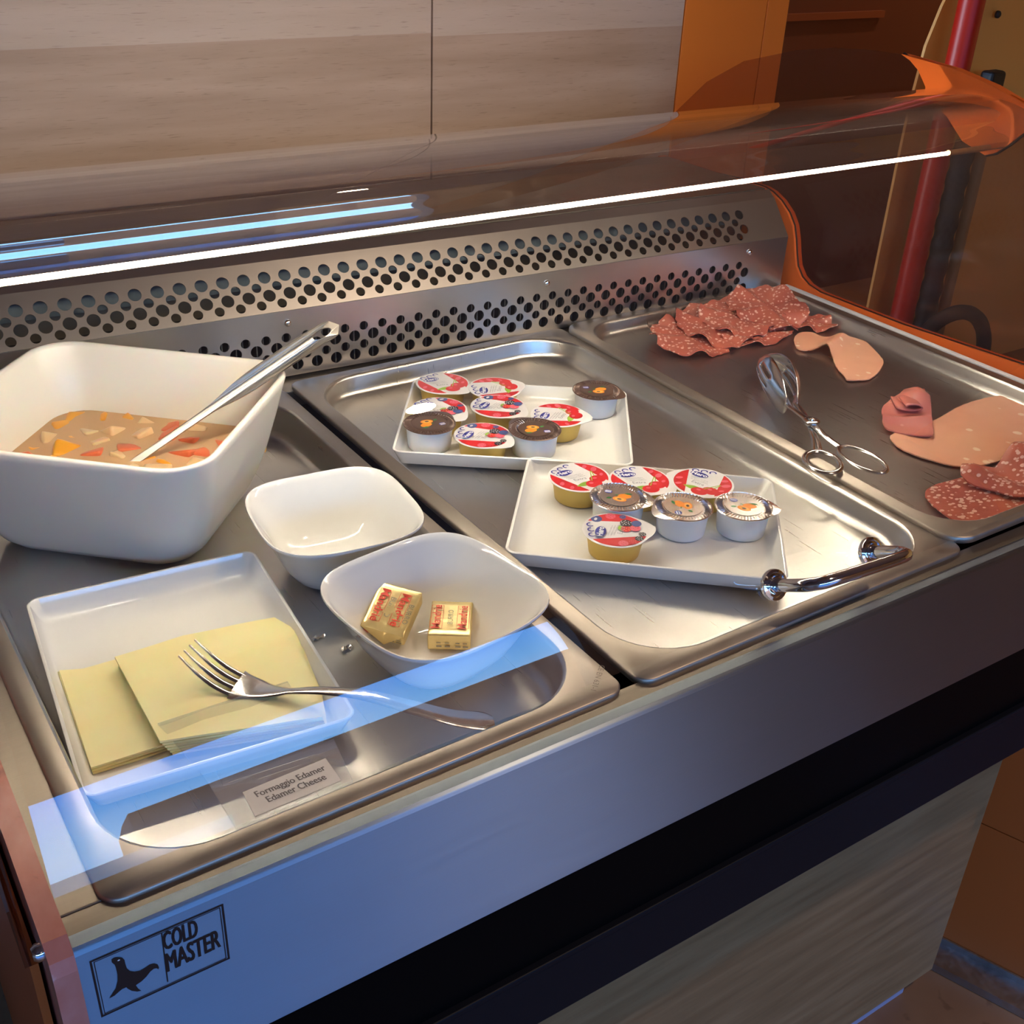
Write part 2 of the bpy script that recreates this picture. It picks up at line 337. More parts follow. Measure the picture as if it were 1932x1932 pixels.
class Print:
    """collects flat coloured print in local XY and lays it on a surface as one mesh"""
    def __init__(s): s.V = []; s.F = []; s.I = []; s.ms = []; s.layer = 0
    def mi(s, m):
        if m not in s.ms: s.ms.append(m)
        return s.ms.index(m)
    def poly(s, pts, m):
        s.layer += 1; z = s.layer * 0.000012; k = len(s.V); s.V += [(x, y, z) for x, y in pts]; s.F.append(tuple(range(k, k + len(pts)))); s.I.append(s.mi(m))
    def text(s, t, x, y, size, m, rot=0.0, bold=0.0, sx=1.0):
        s.layer += 1; z = s.layer * 0.000012; V, F = textg(t, size, bold, sx); c, q = math.cos(rot), math.sin(rot); k = len(s.V)
        s.V += [(x + a * c - b * q, y + a * q + b * c, z) for a, b, _ in V]; s.F += [tuple(i + k for i in f) for f in F]; s.I += [s.mi(m)] * len(F)
    def build(s, name, mtx, parent=None, clip=None):
        return obj(name, [tuple(mtx @ Vector(v)) for v in s.V], s.F, s.ms, parent, mids=s.I)

# ------------------------------------------------------------------ the room
FZ = -0.85; CZ = 1.7
struct(box('floor', -3.0, -3.0, FZ - 0.05, 4.6, 2.3, FZ, 'floor_wood'))
struct(box('ceiling', -3.0, -3.0, CZ, 4.6, 2.3, CZ + 0.05, 'ceiling'))
struct(box('wall_left', -3.05, -3.0, FZ, -3.0, 2.3, CZ, 'tan'))
struct(box('wall_right', 4.6, -3.0, FZ, 4.65, 2.3, CZ, 'yellow'))
struct(box('wall_far', 1.0, 2.25, FZ, 4.6, 2.3, CZ, 'brown_wall'))
v, f = join([boxg(-3, -3.1, 1.05, 4.6, -3.0, CZ), boxg(2.15, -3.1, FZ, 4.6, -3.0, 1.05)])
struct(obj('wall_front', v, f, 'tan'))
# back wall with laminate panels
wb = struct(box('wall_back', -3.0, 0.872, FZ, 1.27, 0.95, CZ, 'well'))
def panel(x0, z0, x1, z1, m): return box('panel', x0, 0.85, z0, x1, 0.871, z1, m, wb, 0.0008)
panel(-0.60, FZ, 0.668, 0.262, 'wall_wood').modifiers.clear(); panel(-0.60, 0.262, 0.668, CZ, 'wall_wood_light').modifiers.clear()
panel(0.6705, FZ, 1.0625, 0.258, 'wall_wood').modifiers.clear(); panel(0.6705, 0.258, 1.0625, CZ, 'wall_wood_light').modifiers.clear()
panel(-1.87, FZ, -0.603, CZ, 'wall_wood'); panel(-2.99, FZ, -1.873, CZ, 'wall_wood')
panel(1.065, FZ, 1.218, CZ, 'orange_wall'); panel(1.2195, FZ, 1.262, CZ, 'orange_wall')
struct(box('trim_1', 1.9, 2.235, 0.055, 3.15, 2.25, 0.075, 'brown_trim'))  # thin orange-brown strip across the far wall
# outside, seen only in reflections: terrace, brick building and an added sky cutoff
struct(box('terrace', -14, -16, FZ - 0.06, 14, -3.0, FZ - 0.01, 'apron'))
struct(box('sky_cutoff', -9, -7.2, FZ, 1.6, -7.0, 1.20, 'cutoff')); struct(box('sky_cutoff_cap', -9, -7.3, 1.20, 1.6, -7.0, 1.42, 'pale'))  # made-up blocks that end the sky stripe low down in the glass
tag(box('low_brick_building', 1.2, -9.5, FZ, 12.5, -8.5, 1.95, 'brick'), 'low brick building across the terrace', 'building')

# play structure behind the counter's right end
pp = thing('play_panel', 'large ochre board with rounded top corner behind the red pole', 'board', (3.1, 1.5, FZ))
ol = [(2.44, FZ), (2.44, -0.2), (2.442, -0.05), (2.455, 0.09), (2.485, 0.18), (2.53, 0.27), (2.61, 0.37), (2.75, 0.5), (3.0, 0.62), (3.4, 0.68), (3.9, 0.68), (3.9, FZ)]
sheet2d('board', [ol], 0.008, frame((0, 1.52, 0), (1, 0, 0), (0, 0, 1)), 'yellow', pp)
v, f = loft([[(2.690 + r * math.cos(a), y, 0.158 + r * math.sin(a)) for a in [k * PI / 6 for k in range(12)]] for r, y in ((0.009, 1.504), (0.009, 1.498), (0.006, 1.495))])
obj('screw', v, f, 'rubber', pp)
v, f = tube([(2.553 - 0.0, 1.42, FZ), (2.53, 1.42, CZ)], 0.028, 24)
v, f = tube([(2.463, 1.42, FZ), (2.463, 1.42, CZ)], 0.031, 24)
tag(obj('red_pole', v, f, 'red', smooth=True), 'upright red round pole behind the far end of the display counter', 'pole')
cl = box('clamp', 2.612, 1.42, -0.012, 2.672, 1.46, 0.036, 'gasket'); bevel(cl, 0.010, 3)
tag(cl, 'small black rounded clamp in front of the ochre board', 'clamp')
v, f = tube([(2.622, 1.46, FZ + 0.01 * k) for k in range(72)], [0.0285 + 0.0022 * math.sin(k * 1.05) for k in range(72)], 16)
tag(obj('ribbed_post', v, f, 'rubber', smooth=True), 'dark ribbed post just right of the red pole', 'post')
v, f = tube([(2.70, 1.46, FZ), (2.70, 1.46, -0.16)], 0.016, 14)
tag(obj('tan_pipe', v, f, 'tanpipe', smooth=True), 'slim tan pipe beside the dark ribbed post', 'pipe')
ring = [(2.52 + 0.17 * math.cos(a), 1.30, -0.695 + 0.155 * math.sin(a)) for a in [k * 2 * PI / 40 for k in range(40)]]
rr_ = []
for k, p_ in enumerate(ring):
    a = k * 2 * PI / 40; d = Vector((math.cos(a), 0, math.sin(a)))
    rr_.append([tuple(Vector(p_) + d * 0.02 * math.cos(b) + Vector((0, 1, 0)) * 0.02 * math.sin(b)) for b in [j * PI / 6 for j in range(12)]])
v, f = loft(rr_ + [rr_[0]], False, False)
tag(obj('rubber_ring', v, f, 'rubber', smooth=True), 'dark rubber ring standing on the floor behind the glass', 'ring')

# orange side cabinet and metal channel at lower right
d = Vector((0.038, -0.103, 0)).normalized(); nrm = Vector((d.y, -d.x, 0)) * -1
A = Vector((1.085, 0.122, 0))
sc_ = thing('side_cabinet', 'orange panelled side cabinet right of the counter', 'cabinet', (1.12, 0.0, FZ))
nn = Vector((0.938, 0.346, 0))
def slab(name, s0, s1, z0, z1, m, parent, t=0.02, o0=0.0):
    q = [A + d * s0 + nn * o0, A + d * s1 + nn * o0, A + d * s1 + nn * (o0 + t), A + d * s0 + nn * (o0 + t)]
    v = [(p_.x, p_.y, z) for z in (z0, z1) for p_ in q]
    return obj(name, v, [(3, 2, 1, 0), (4, 5, 6, 7), (0, 1, 5, 4), (1, 2, 6, 5), (2, 3, 7, 6), (3, 0, 4, 7)], m, parent)
slab('carcass', -0.19, 0.9, FZ, -0.20, 'well', sc_, 0.3, 0.021)
slab('door_panel', -0.19, -0.012, FZ + 0.0, -0.62, 'orange_side', sc_); slab('door_panel', -0.010, 0.9, FZ, -0.62, 'orange_side', sc_)
slab('door_panel', -0.19, 0.9, -0.618, -0.20, 'orange_side', sc_)
ch = thing('floor_channel', 'grey metal channel along the foot of the orange cabinet', 'channel', (1.06, 0.05, FZ))
slab('web', -0.19, 0.9, FZ + 0.001, FZ + 0.004, 'channel', ch, 0.05, -0.051)
slab('flange', -0.19, 0.9, FZ + 0.001, FZ + 0.014, 'channel', ch, 0.003, -0.054); slab('flange', -0.19, 0.9, FZ + 0.001, FZ + 0.014, 'channel', ch, 0.003, -0.004)
q = A + d * 0.135 - nn * 0.026
v, f = loft([[(q.x + r * math.cos(a), q.y + r * math.sin(a), z) for a in [k * PI / 6 for k in range(12)]] for r, z in ((0.005, FZ + 0.004), (0.005, FZ + 0.0055), (0.003, FZ + 0.0065))])
obj('screw', v, f, 'rubber', ch)

# ------------------------------------------------------------------ display counter
ct = thing('display_counter', 'refrigerated steel buffet counter with curved glass and orange ends', 'counter', (0.48, 0.25, FZ))
# steel deck ring round the well, and the dark well below
XL, XR, YF, YB = -0.019, 0.996, -0.020, 0.56
def deckbox(x0, y0, x1, y1, nm='deck_strip', z1=-0.003, z0=-0.02): return box(nm, x0, y0, z0, x1, y1, z1, 'deck', ct, 0.0008)
deckbox(XL, 0.006, 0.004, YB); deckbox(XL, -0.0085, XR, 0.0055); deckbox(0.972, 0.006, 0.983, YB); deckbox(XL, 0.522, XR, YB, z1=-0.0035)
v, f = join([boxg(XL, 0.0, -0.16, XR, YB, -0.15), boxg(XL, 0.0, -0.16, XL + 0.004, YB, -0.02), boxg(XR - 0.004, 0, -0.16, XR, YB, -0.02), boxg(XL, 0.556, -0.16, XR, YB, -0.02), boxg(XL, 0.004, -0.16, XR, 0.008, -0.021)])
obj('well_liner', v, f, 'well', ct)
pr = [(-0.0086, -0.003), (-0.0095, -0.0005), (-0.0115, -0.0002), (-0.0175, -0.0002), (-0.0195, -0.0012), (-0.0205, -0.0035), (-0.0205, -0.115), (-0.012, -0.117), (-0.012, -0.112), (-0.0186, -0.111), (-0.0186, -0.006), (-0.0086, -0.006)]
v, f = loft([[(XL, y, z) for y, z in pr], [(XR + 0.012, y, z) for y, z in pr]])
fp = bevel(obj('front_panel', v, f, 'front', ct), 0.0006)
box('black_band', XL, -0.0165, -0.190, XR + 0.012, 0.02, -0.1175, 'black', ct)
box('bead', XL, -0.0215, -0.196, XR + 0.012, 0.0, -0.1905, 'trim', ct, 0.001)
box('trim_band', XL, -0.0195, -0.255, XR + 0.012, 0.02, -0.1965, 'trim', ct, 0.002)
box('wood_front', -0.02, 0.086, -0.806, 1.0, 0.104, -0.20, 'cab_wood', ct, 0.0008)
box('wood_side', 0.982, 0.105, -0.806, 1.0, 0.80, -0.20, 'cab_wood', ct, 0.0008)
box('underside', -0.02, 0.0, -0.21, 1.0, 0.80, -0.2, 'well', ct)
box('plinth', 0.0, 0.10, FZ, 0.972, 0.76, -0.8065, 'plinth', ct)
box('back_body', XL, 0.62, -0.2, XR, 0.80, 0.092, 'deck', ct)
# white seal on the right
box('white_seal', 0.984, 0.0, -0.010, 0.9915, 0.524, 0.0025, 'white_seal', ct, 0.001)

# perforated back grilles (real holes). the row runs slightly towards the glass at its right end
E1 = Vector((0.6, -0.030, 0)).normalized(); A0 = Vector((0.37, 0.548, 0.0)) - E1 * 0.39
up1 = Vector((0, 0, 1)); up2 = (math.cos(math.radians(41)) * Vector((0, 0, 1)) + math.sin(math.radians(41)) * Vector((0.05, 1, 0))).normalized()
LEN = 0.9925
def holes(rows, x0, x1, dx): return [circ(x, y, r, n=18) for (y, r, off) in rows for x in [x0 + off + i * dx for i in range(int((x1 - x0 - off) / dx) + 1)]]
lo = [[(0, 0.0), (LEN, 0.0), (LEN, 0.066), (0, 0.066)]] + holes([(0.0395, 0.0046, 0.004), (0.0300, 0.0058, 0.0142), (0.0205, 0.0046, 0.0040), (0.0108, 0.0058, 0.0142)], 0.012, 0.936, 0.0201)
gm = sheet2d('lower_grille', lo, 0.0012, frame(A0, E1, up1), 'grille', ct)
A1 = A0 + Vector((0, 0, 0.0662))
up_ = [[(0, 0), (LEN, 0), (LEN, 0.0510), (0, 0.0510)]] + holes([(0.0350, 0.0060, 0.0142), (0.0256, 0.0046, 0.0040), (0.0167, 0.0060, 0.0142), (0.0078, 0.0046, 0.0040)], 0.012, 0.936, 0.0201)
sheet2d('upper_grille', up_, 0.0012, frame(A1, E1, up2), 'grille', ct)
# lip above the upper grille, then the flat shelf behind
A2 = A1 + up2 * 0.0512
def strip(name, pa, pb, m, t=0.0015):
    a0, a1 = pa, pb; v = [a0, a0 + E1 * LEN, a1 + E1 * LEN, a1]; dz = Vector((0, 0, -t))
    V = [tuple(x) for x in v] + [tuple(x + dz) for x in v]
    return obj(name, V, [(0, 1, 2, 3), (7, 6, 5, 4), (0, 4, 5, 1), (1, 5, 6, 2), (2, 6, 7, 3), (3, 7, 4, 0)], m, ct)
strip('grille_lip', A2, A2 + Vector((0, 0.010, 0.0075)), 'grille')
strip('lip_groove', A2 + Vector((0, 0.011, 0.0055)), A2 + Vector((0, 0.016, 0.0055)), 'gasket')
strip('back_shelf', A2 + Vector((0, 0.0165, 0.0072)), A2 + Vector((0, 0.20, 0.0072)), 'deck')
# what the holes show: pale air duct above, finned coil below
v = []; f = []
for i, (dy, z) in enumerate(((0.048, 0.074), (0.052, 0.080), (0.056, 0.088), (0.060, 0.096), (0.066, 0.108))):
    for s in (0.0, LEN): q = A0 + E1 * s; v.append((q.x, q.y + dy, z))
f = [(2 * i, 2 * i + 1, 2 * i + 3, 2 * i + 2) for i in range(4)]
obj('air_duct', v, f, 'duct', ct, smooth=True)
V, F = [], []
for i in range(150):
    q = A0 + E1 * (0.003 + i * 0.0067); b, ff = boxg(q.x, q.y + 0.010, 0.0, q.x + 0.0012, q.y + 0.03, 0.05); V, F = join([(V, F), (b, ff)])
fo = obj('coil_fins', V, F, 'fin', ct); fo['kind'] = 'stuff'
q0 = A0 + E1 * 0; q1 = A0 + E1 * LEN
obj('coil_back', [(q0.x, q0.y + 0.03, -0.05), (q1.x, q1.y + 0.03, -0.05), (q1.x, q1.y + 0.03, 0.06), (q0.x, q0.y + 0.03, 0.06)], [(0, 1, 2, 3)], 'well', ct)
# grille screws
for s in (0.36, 0.651, 0.934):
    c = A0 + E1 * s + Vector((0, 0, 0.054)); nrm2 = Vector((-E1.y, E1.x, 0)) * -1
    rings = []
    for r, dd in ((0.0038, 0.0006), (0.0038, 0.0016), (0.0022, 0.003), (0.0009, 0.0034)):
        rings.append([tuple(c + nrm2 * dd + E1 * r * math.cos(a) + up1 * r * math.sin(a)) for a in [k * PI / 7 for k in range(14)]])
    v, f = loft(rings); obj('screw', v, f, 'chrome', ct, smooth=True)

# ends: left and right orange plates, tinted side panes
arc = [(0.779, 0.161), (0.725, 0.208), (0.663, 0.242), (0.579, 0.266), (0.524, 0.276), (0.464, 0.281), (0.41, 0.282), (0.359, 0.278), (0.31, 0.269), (0.271, 0.259)]
crescent = [(0.428, 0.2825), (0.359, 0.278), (0.31, 0.2695), (0.271, 0.2585), (0.250, 0.2505), (0.246, 0.247), (0.255, 0.240), (0.266, 0.231), (0.277, 0.219), (0.290, 0.208), (0.300, 0.204), (0.330, 0.212), (0.355, 0.232), (0.387, 0.247), (0.389, 0.256), (0.402, 0.270), (0.415, 0.278)]
inner = [(0.70, 0.100), (0.640, 0.104), (0.597, 0.1035), (0.583, 0.101), (0.566, 0.094), (0.550, 0.083), (0.539, 0.070), (0.533, 0.055), (0.528, 0.038), (0.523, 0.024), (0.513, 0.013), (0.500, 0.0065), (0.480, 0.003), (0.354, 0.004), (0.196, 0.012), (0.05, 0.013), (-0.02, 0.013)]
outer_lo = [(-0.029, 0.008), (-0.031, 0.0), (-0.031, -0.26), (0.80, -0.26), (0.80, 0.100)]
for side, x, t in (('R', 1.0, 0.012), ('L', -0.0245, 0.011)):
    fr_ = frame((x + (0.006 if side == 'R' else 0), 0, 0), (0, 1, 0), (0, 0, 1))
    pl = sheet2d('end_plate', [inner + outer_lo], t, fr_, 'orange' if side == 'R' else 'edge', ct)
    cp = sheet2d('top_plate', [crescent], t, fr_, 'orange', ct)
    # gasket strips along the cut-out edges
    for chain in (inner, [(0.246, 0.247), (0.255, 0.240), (0.266, 0.231), (0.277, 0.219), (0.290, 0.208), (0.300, 0.204), (0.330, 0.212)], [(0.389, 0.250), (0.389, 0.256), (0.402, 0.270), (0.415, 0.278), (0.428, 0.2825)]):
        if side == 'L' and chain is inner: continue
        pts = [(x + 0.001, y, z + 0.0012) for y, z in chain]
        v, f = tube(pts, 0, 6, flat=[(0.0075, 0.0016)] * len(pts), up=(1, 0, 0) if False else (0, 0, 1)) if False else tube([(x + 0.0045, y, z) for y, z in chain], 0.0012 if chain is inner else 0.0020, 8)
        obj('gasket', v, f, 'gasket', ct, smooth=True)
    lens = arc + [(0.20, 0.228), (0.14, 0.182), (0.08, 0.115), (0.04, 0.055), (0.0, 0.0), (0.0, -0.02), (0.78, -0.02)]
    pn = sheet2d('side_pane', [lens], 0.0030, frame((1.0045 if side == 'R' else -0.0365, 0, 0), (0, 1, 0), (0, 0, 1)), 'pane', ct)
# left plate outer face and its screw
sheet2d('end_cover', [[(0.0, -0.02), (0.79, -0.02), (0.79, -0.80), (0.0, -0.80)]], 0.004, frame((-0.034, 0, 0), (0, 1, 0), (0, 0, 1)), 'orange_side', ct)
v, f = loft([[(xx, -0.012 + r * math.cos(a), 0.0 + r * math.sin(a)) for a in [k * PI / 7 for k in range(14)]] for r, xx in ((0.0045, -0.0300), (0.0045, -0.0325), (0.003, -0.0345))])
obj('screw', v, f, 'chrome', ct, smooth=True)

# curved front glass and lamp canopy
gp = crom([(0.353, 0.262), (0.31, 0.2635), (0.265, 0.255), (0.22, 0.238), (0.17, 0.208), (0.12, 0.163), (0.075, 0.108), (0.040, 0.055), (0.012, 0.004)], 8)
def shell(name, prof, x0, x1, m, nx=2, smooth=True):
    V = []; F = []; n = len(prof)
    for i in range(nx):
        x = x0 + (x1 - x0) * i / (nx - 1); V += [(x, p_[0], p_[1]) for p_ in prof]
    for i in range(nx - 1):
        for j in range(n - 1): a = i * n + j; F.append((a, a + 1, a + 1 + n, a + n))
    o = obj(name, V, F, m, ct, smooth=80 if smooth else False); return o
shell('front_glass', gp, -0.018, 0.996, 'glass')
# lamp canopy: acrylic nose carrying the tube lamp
cpf = crom([(0.352, 0.259), (0.320, 0.2582), (0.298, 0.2555), (0.284, 0.2505), (0.2785, 0.2435), (0.2763, 0.2355), (0.2746, 0.2280), (0.2747, 0.2210), (0.2785, 0.2155), (0.2915, 0.2125)], 8)
shell('lamp_canopy', cpf, -0.018, 0.996, 'acrylic')
v, f = tube([(-0.016, 0.2935, 0.2135), (0.930, 0.2935, 0.2135)], 0.0015, 12)
obj('lamp_tube', v, f, 'led', ct, smooth=True)
v, f = tube([(0.9305, 0.2935, 0.2135), (0.994, 0.2935, 0.2135)], 0.0028, 12)
obj('lamp_socket', v, f, 'tanpipe', ct, smooth=True)
# chrome pull handle through the glass
hn = Vector((0, -0.88, 0.48))
h0, h1 = Vector((0.463, 0.0195, 0.0205)), Vector((0.556, 0.0155, 0.0205))
hp = crom([h0, h0 + hn * 0.022, h0 + hn * 0.034 + Vector((0.004, 0, 0)), h0 + hn * 0.041 + Vector((0.016, 0, 0)), h1 + hn * 0.041 - Vector((0.016, 0, 0)), h1 + hn * 0.034 - Vector((0.004, 0, 0)), h1 + hn * 0.022, h1], 6)
v, f = tube(hp, 0.0046, 16, up=(0.05, 0.48, 0.88))
hd = obj('pull_handle', v, f, 'chrome', ct, smooth=True)
for h in (h0, h1):
    s = Vector((1, 0, 0)); u = hn.cross(s)
    rings = [[tuple(h + hn * dd + s * r * math.cos(a) + u * r * math.sin(a)) for a in [k * PI / 12 for k in range(24)]] for r, dd in ((0.0105, -0.001), (0.0112, 0.001), (0.0108, 0.003), (0.0088, 0.0034), (0.0080, 0.0024), (0.0066, 0.0026), (0.006, 0.0042), (0.0052, 0.0044))]
    v, f = loft(rings); obj('rosette', v, f, 'chrome', hd, smooth=True)

# maker's plate printed on the front panel
def logo_uv(px, py):  # crop pixels of the printed plate -> metres on the panel
    a, b, c_, dd = 1405, 145, -615, 595; det = a * dd - b * c_
    x, y = px - 265, py - 850; u = (x * dd - b * y) / det; w_ = (a * y - c_ * x) / det
    return (-0.0125 + 0.0650 * u, -0.0095 - 0.0400 * w_)
pr_ = Print()
def fr2(x0, y0, x1, y1, t):
    for a, b, c_, dd in ((x0, y0, x1, y0 - t), (x0, y1 + t, x1, y1), (x0, y0, x0 + t, y1), (x1 - t, y0, x1, y1)): pr_.poly([(a, b), (c_, b), (c_, dd), (a, dd)], M['logo'])
fr2(-0.0125, -0.0095, 0.0525, -0.0500, 0.0010); fr2(-0.0108, -0.0110, 0.0508, -0.0485, 0.0004)
seal = [(490, 830), (520, 812), (560, 808), (600, 812), (625, 835), (638, 880), (655, 925), (690, 955), (740, 965), (800, 955), (850, 925), (900, 890), (950, 880), (985, 890), (1002, 920), (998, 942), (975, 930), (945, 935), (910, 965), (870, 1020), (820, 1070), (760, 1110), (790, 1150), (825, 1172), (780, 1180), (720, 1170), (675, 1145), (660, 1130), (620, 1145), (590, 1170), (540, 1215), (485, 1245), (520, 1190), (550, 1140), (565, 1060), (560, 990), (540, 920), (525, 885), (495, 860)]
pr_.poly([logo_uv(*q) for q in seal], M['logo']); cx, cy = logo_uv(565, 838); pr_.poly(circ(cx, cy, 0.0006, 0.0004, 10), M['p_white'])
x0, y0 = logo_uv(1000, 560); x1, y1 = logo_uv(1105, 1085); pr_.poly([(x0, y0), (x0 + 0.0006, y0), (x1 + 0.0006, y1), (x1, y1)], M['logo'])
def fit_text(s, corners, bold, hh, wd):
    V, F = textg(s, 1.0, bold, 1.0); xs = [a for a, b, _ in V]; ys = [b for a, b, _ in V]; mx0, mx1, my0, my1 = min(xs), max(xs), min(ys), max(ys)
    TL, TR, BL = corners; pr_.layer += 1; k = len(pr_.V)
    for a, b, _ in V:
        u = (a - mx0) / (mx1 - mx0); w_ = (my1 - b) / (my1 - my0)
        pr_.V.append((TL[0] + u * (TR[0] - TL[0]) + w_ * (BL[0] - TL[0]), TL[1] + u * (TR[1] - TL[1]) + w_ * (BL[1] - TL[1]), pr_.layer * 0.000012))
    pr_.F += [tuple(i + k for i in q) for q in F]; pr_.I += [pr_.mi(M['logo'])] * len(F)
for dx in (-0.00035, -0.00012, 0.00012, 0.00035):
    sh = lambda q: (q[0] + dx, q[1])
    fit_text('COLD', (sh(logo_uv(1012, 560)), sh(logo_uv(1375, 402)), sh(logo_uv(1050, 742))), 0.0, 0, 0)
    fit_text('MASTER', (sh(logo_uv(1060, 780)), sh(logo_uv(1645, 505)), sh(logo_uv(1103, 975))), 0.0, 0, 0)
lg = pr_.build('maker_plate', frame((0, -0.0208, 0), (1, 0, 0), (0, 0, 1)), fp)
M['spoon'] = steel('spoon steel', (0.50, 0.47, 0.43), 0.34, 0.42, (20, 20, 20), 0.05, 0.02)
lab(lg, 'black printed plate with a seal and the words COLD MASTER')

# ------------------------------------------------------------------ gastronorm pans
def pan(label, x0, x1, y0, y1, depth, rin=0.052, rout=0.012, rim=0.0125, rot=0.0, zt=0.0, mm='pan'):
    cx, cy = (x0 + x1) / 2, (y0 + y1) / 2; W, H = x1 - x0, y1 - y0
    t = thing('steel_pan', label, 'pan', (cx, cy, zt - depth)); R = []
    def ring(dw, z, r): R.append(place(rrect(W - 2 * dw, H - 2 * dw, max(r, 0.003), 10), (cx, cy), rot, z))
    ring(0.0004, zt - 0.006, rout); ring(0, zt - 0.004, rout); ring(0, zt - 0.0012, rout); ring(0.0012, zt, rout - 0.001)
    n0 = len(R); ring(rim, zt, rin); ring(rim + 0.0016, zt - 0.0008, rin - 0.001); ring(rim + 0.0026, zt - 0.003, rin - 0.002)
    ring(rim + 0.0045, zt - depth + 0.007, rin - 0.004); ring(rim + 0.0060, zt - depth + 0.003, rin - 0.006); ring(rim + 0.0090, zt - depth + 0.0007, rin - 0.009); ring(rim + 0.0125, zt - depth, rin - 0.012)
    rim_v, rim_f = loft(R[:n0 + 1], False, False); b_v, b_f = loft(R[n0:], False, True)
    obj('rim', rim_v, rim_f, 'pan_rim', t, smooth=60); obj('tray', b_v, b_f, mm, t, smooth=60)
    return t
PAN1, PAN2, PAN3 = 0.030, 0.020, 0.016
p1 = pan('deep steel pan at left holding the bowls, cheese plate and cream dish', -0.001, 0.3225, 0.0, 0.527, PAN1, rot=0.006)
p2 = pan('shallow steel pan in the middle holding two plates of jam portions', 0.3325, 0.6545, 0.0005, 0.536, PAN2, rot=0.008, zt=0.0004)
p3 = pan('shallow steel pan at right holding cold cuts and tongs', 0.6500, 0.9745, 0.006, 0.530, PAN3, rin=0.045, zt=0.0050, rout=0.022)
# embossed standard mark on the first rim
V, F = textg('CE EN 631-1', 0.0052, 0.0, 1.0); mt = frame((0.3135, 0.0185, 0.0003), (-0.021, -0.018, 0), (0.018, -0.021, 0))
V = [tuple(mt @ Vector(q)) for q in V]; obj('embossed_mark', V, F, 'engrave', [c for c in p1.children if c.name.startswith('rim')][0])

# ------------------------------------------------------------------ dishes
def plate(label, c, ang, zb, L=0.209, W=0.160):
    t = thing('rectangular_plate', label, 'plate', (c[0], c[1], zb)); R = []
    def ring(dw, z, r): R.append(place(rrect(L - 2 * dw, W - 2 * dw, r, 6), c, ang, zb + z))
    ring(0.018, 0.0, 0.004); ring(0.013, 0.0002, 0.005); ring(0.0055, 0.0045, 0.007); ring(0.0006, 0.0165, 0.0085); ring(0, 0.0178, 0.009); ring(0.0006, 0.0184, 0.0085); ring(0.0022, 0.0182, 0.007)
    ring(0.0055, 0.0095, 0.006); ring(0.0095, 0.0048, 0.005); ring(0.014, 0.0040, 0.004)
    v, f = loft(R); o = obj('plate_body', v, f, 'ceramic', t, smooth=60); return t
ZP1 = -0.0345
plate('white rectangular plate holding the sliced cheese in the left pan', (0.1035, 0.187), math.radians(-95), -PAN1 + 0.0003, 0.212, 0.161)
plate('white rectangular plate of jam portions, nearer the perforated back', (0.4812, 0.3640), math.radians(-36), -PAN2 + 0.0006)
plate('white rectangular plate of jam portions, nearer the chrome handle', (0.4765, 0.1680), math.radians(-40.5), -PAN2 + 0.0006)

def bowl(label, c, ang, zb, a, h, n_=3.4, lift=0.003):
    t = thing('square_bowl', label, 'bowl', (c[0], c[1], zb)); R = []
    def ring(s, z, nn_, lf=0.0):
        pts = supell(a * s, a * s, nn_, 64); q = place(pts, c, ang, zb + z)
        R.append([(x, y, zz + lf * ((math.hypot(px, py) / (a * s)) ** 2 - 1.1)) for (x, y, zz), (px, py) in zip(q, pts)])
    for s, z, nn_ in ((0.40, 0, 2.6), (0.47, 0.0005, 2.6), (0.52, 0.002, 2.6), (0.635, 0.0085, 2.8), (0.725, 0.017, 3.0), (0.80, 0.0265, 3.1), (0.885, 0.037, 3.2), (0.965, 0.0445, 3.3), (0.990, 0.0468, 3.4), (1.0, 0.048, 3.4), (0.995, 0.0490, 3.4), (0.973, 0.0486, 3.4), (0.94, 0.0450, 3.3), (0.855, 0.037, 3.2), (0.77, 0.0275, 3.1), (0.69, 0.0185, 2.9), (0.59, 0.0105, 2.8), (0.47, 0.0055, 2.6), (0.33, 0.0042, 2.6)):
        ring(s, z * (h / 0.048), nn_, lift * max(0, s - 0.8) * 5)
    v, f = loft(R); obj('bowl_body', v, f, 'ceramic', t, smooth=70); return t
bowl('empty white rounded square bowl between cream dish and butter bowl', (0.2465, 0.2555), math.radians(-6), -PAN1 + 0.0003, 0.0600, 0.052)
bowl('white rounded square bowl with two butter portions in it', (0.2555, 0.1225), math.radians(8), -PAN1 + 0.0003, 0.0655, 0.053)

# deep cream dish with fruit in syrup
DC = (0.1370, 0.4080); DA = math.radians(47.5)
dish = thing('deep_serving_dish', 'deep cream serving dish of fruit in syrup with a long spoon', 'dish', (DC[0], DC[1], -PAN1)); R = []
DH = 0.105
def dring(dw, z, r): R.append(place(rrect(0.205 - 2 * dw, 0.222 - 2 * dw, r, 8), DC, DA, -PAN1 + z))
for q in ((0.048, 0.0003, 0.020), (0.042, 0.0008, 0.024), (0.036, 0.0035, 0.028), (0.029, 0.011, 0.031), (0.0225, 0.024, 0.033), (0.0145, 0.046, 0.034), (0.007, 0.074, 0.034), (0.0015, 0.097, 0.034), (0.0, DH - 0.002, 0.034), (0.0008, DH - 0.0003, 0.033), (0.0025, DH, 0.032), (0.0045, DH - 0.0006, 0.031), (0.0058, DH - 0.003, 0.030), (0.0125, 0.074, 0.029), (0.020, 0.046, 0.028), (0.028, 0.026, 0.027), (0.036, 0.013, 0.025), (0.048, 0.007, 0.020)):
    dring(*q)
v, f = loft(R); obj('dish_body', v, f, 'melamine', dish, smooth=70)
SZ = 0.020
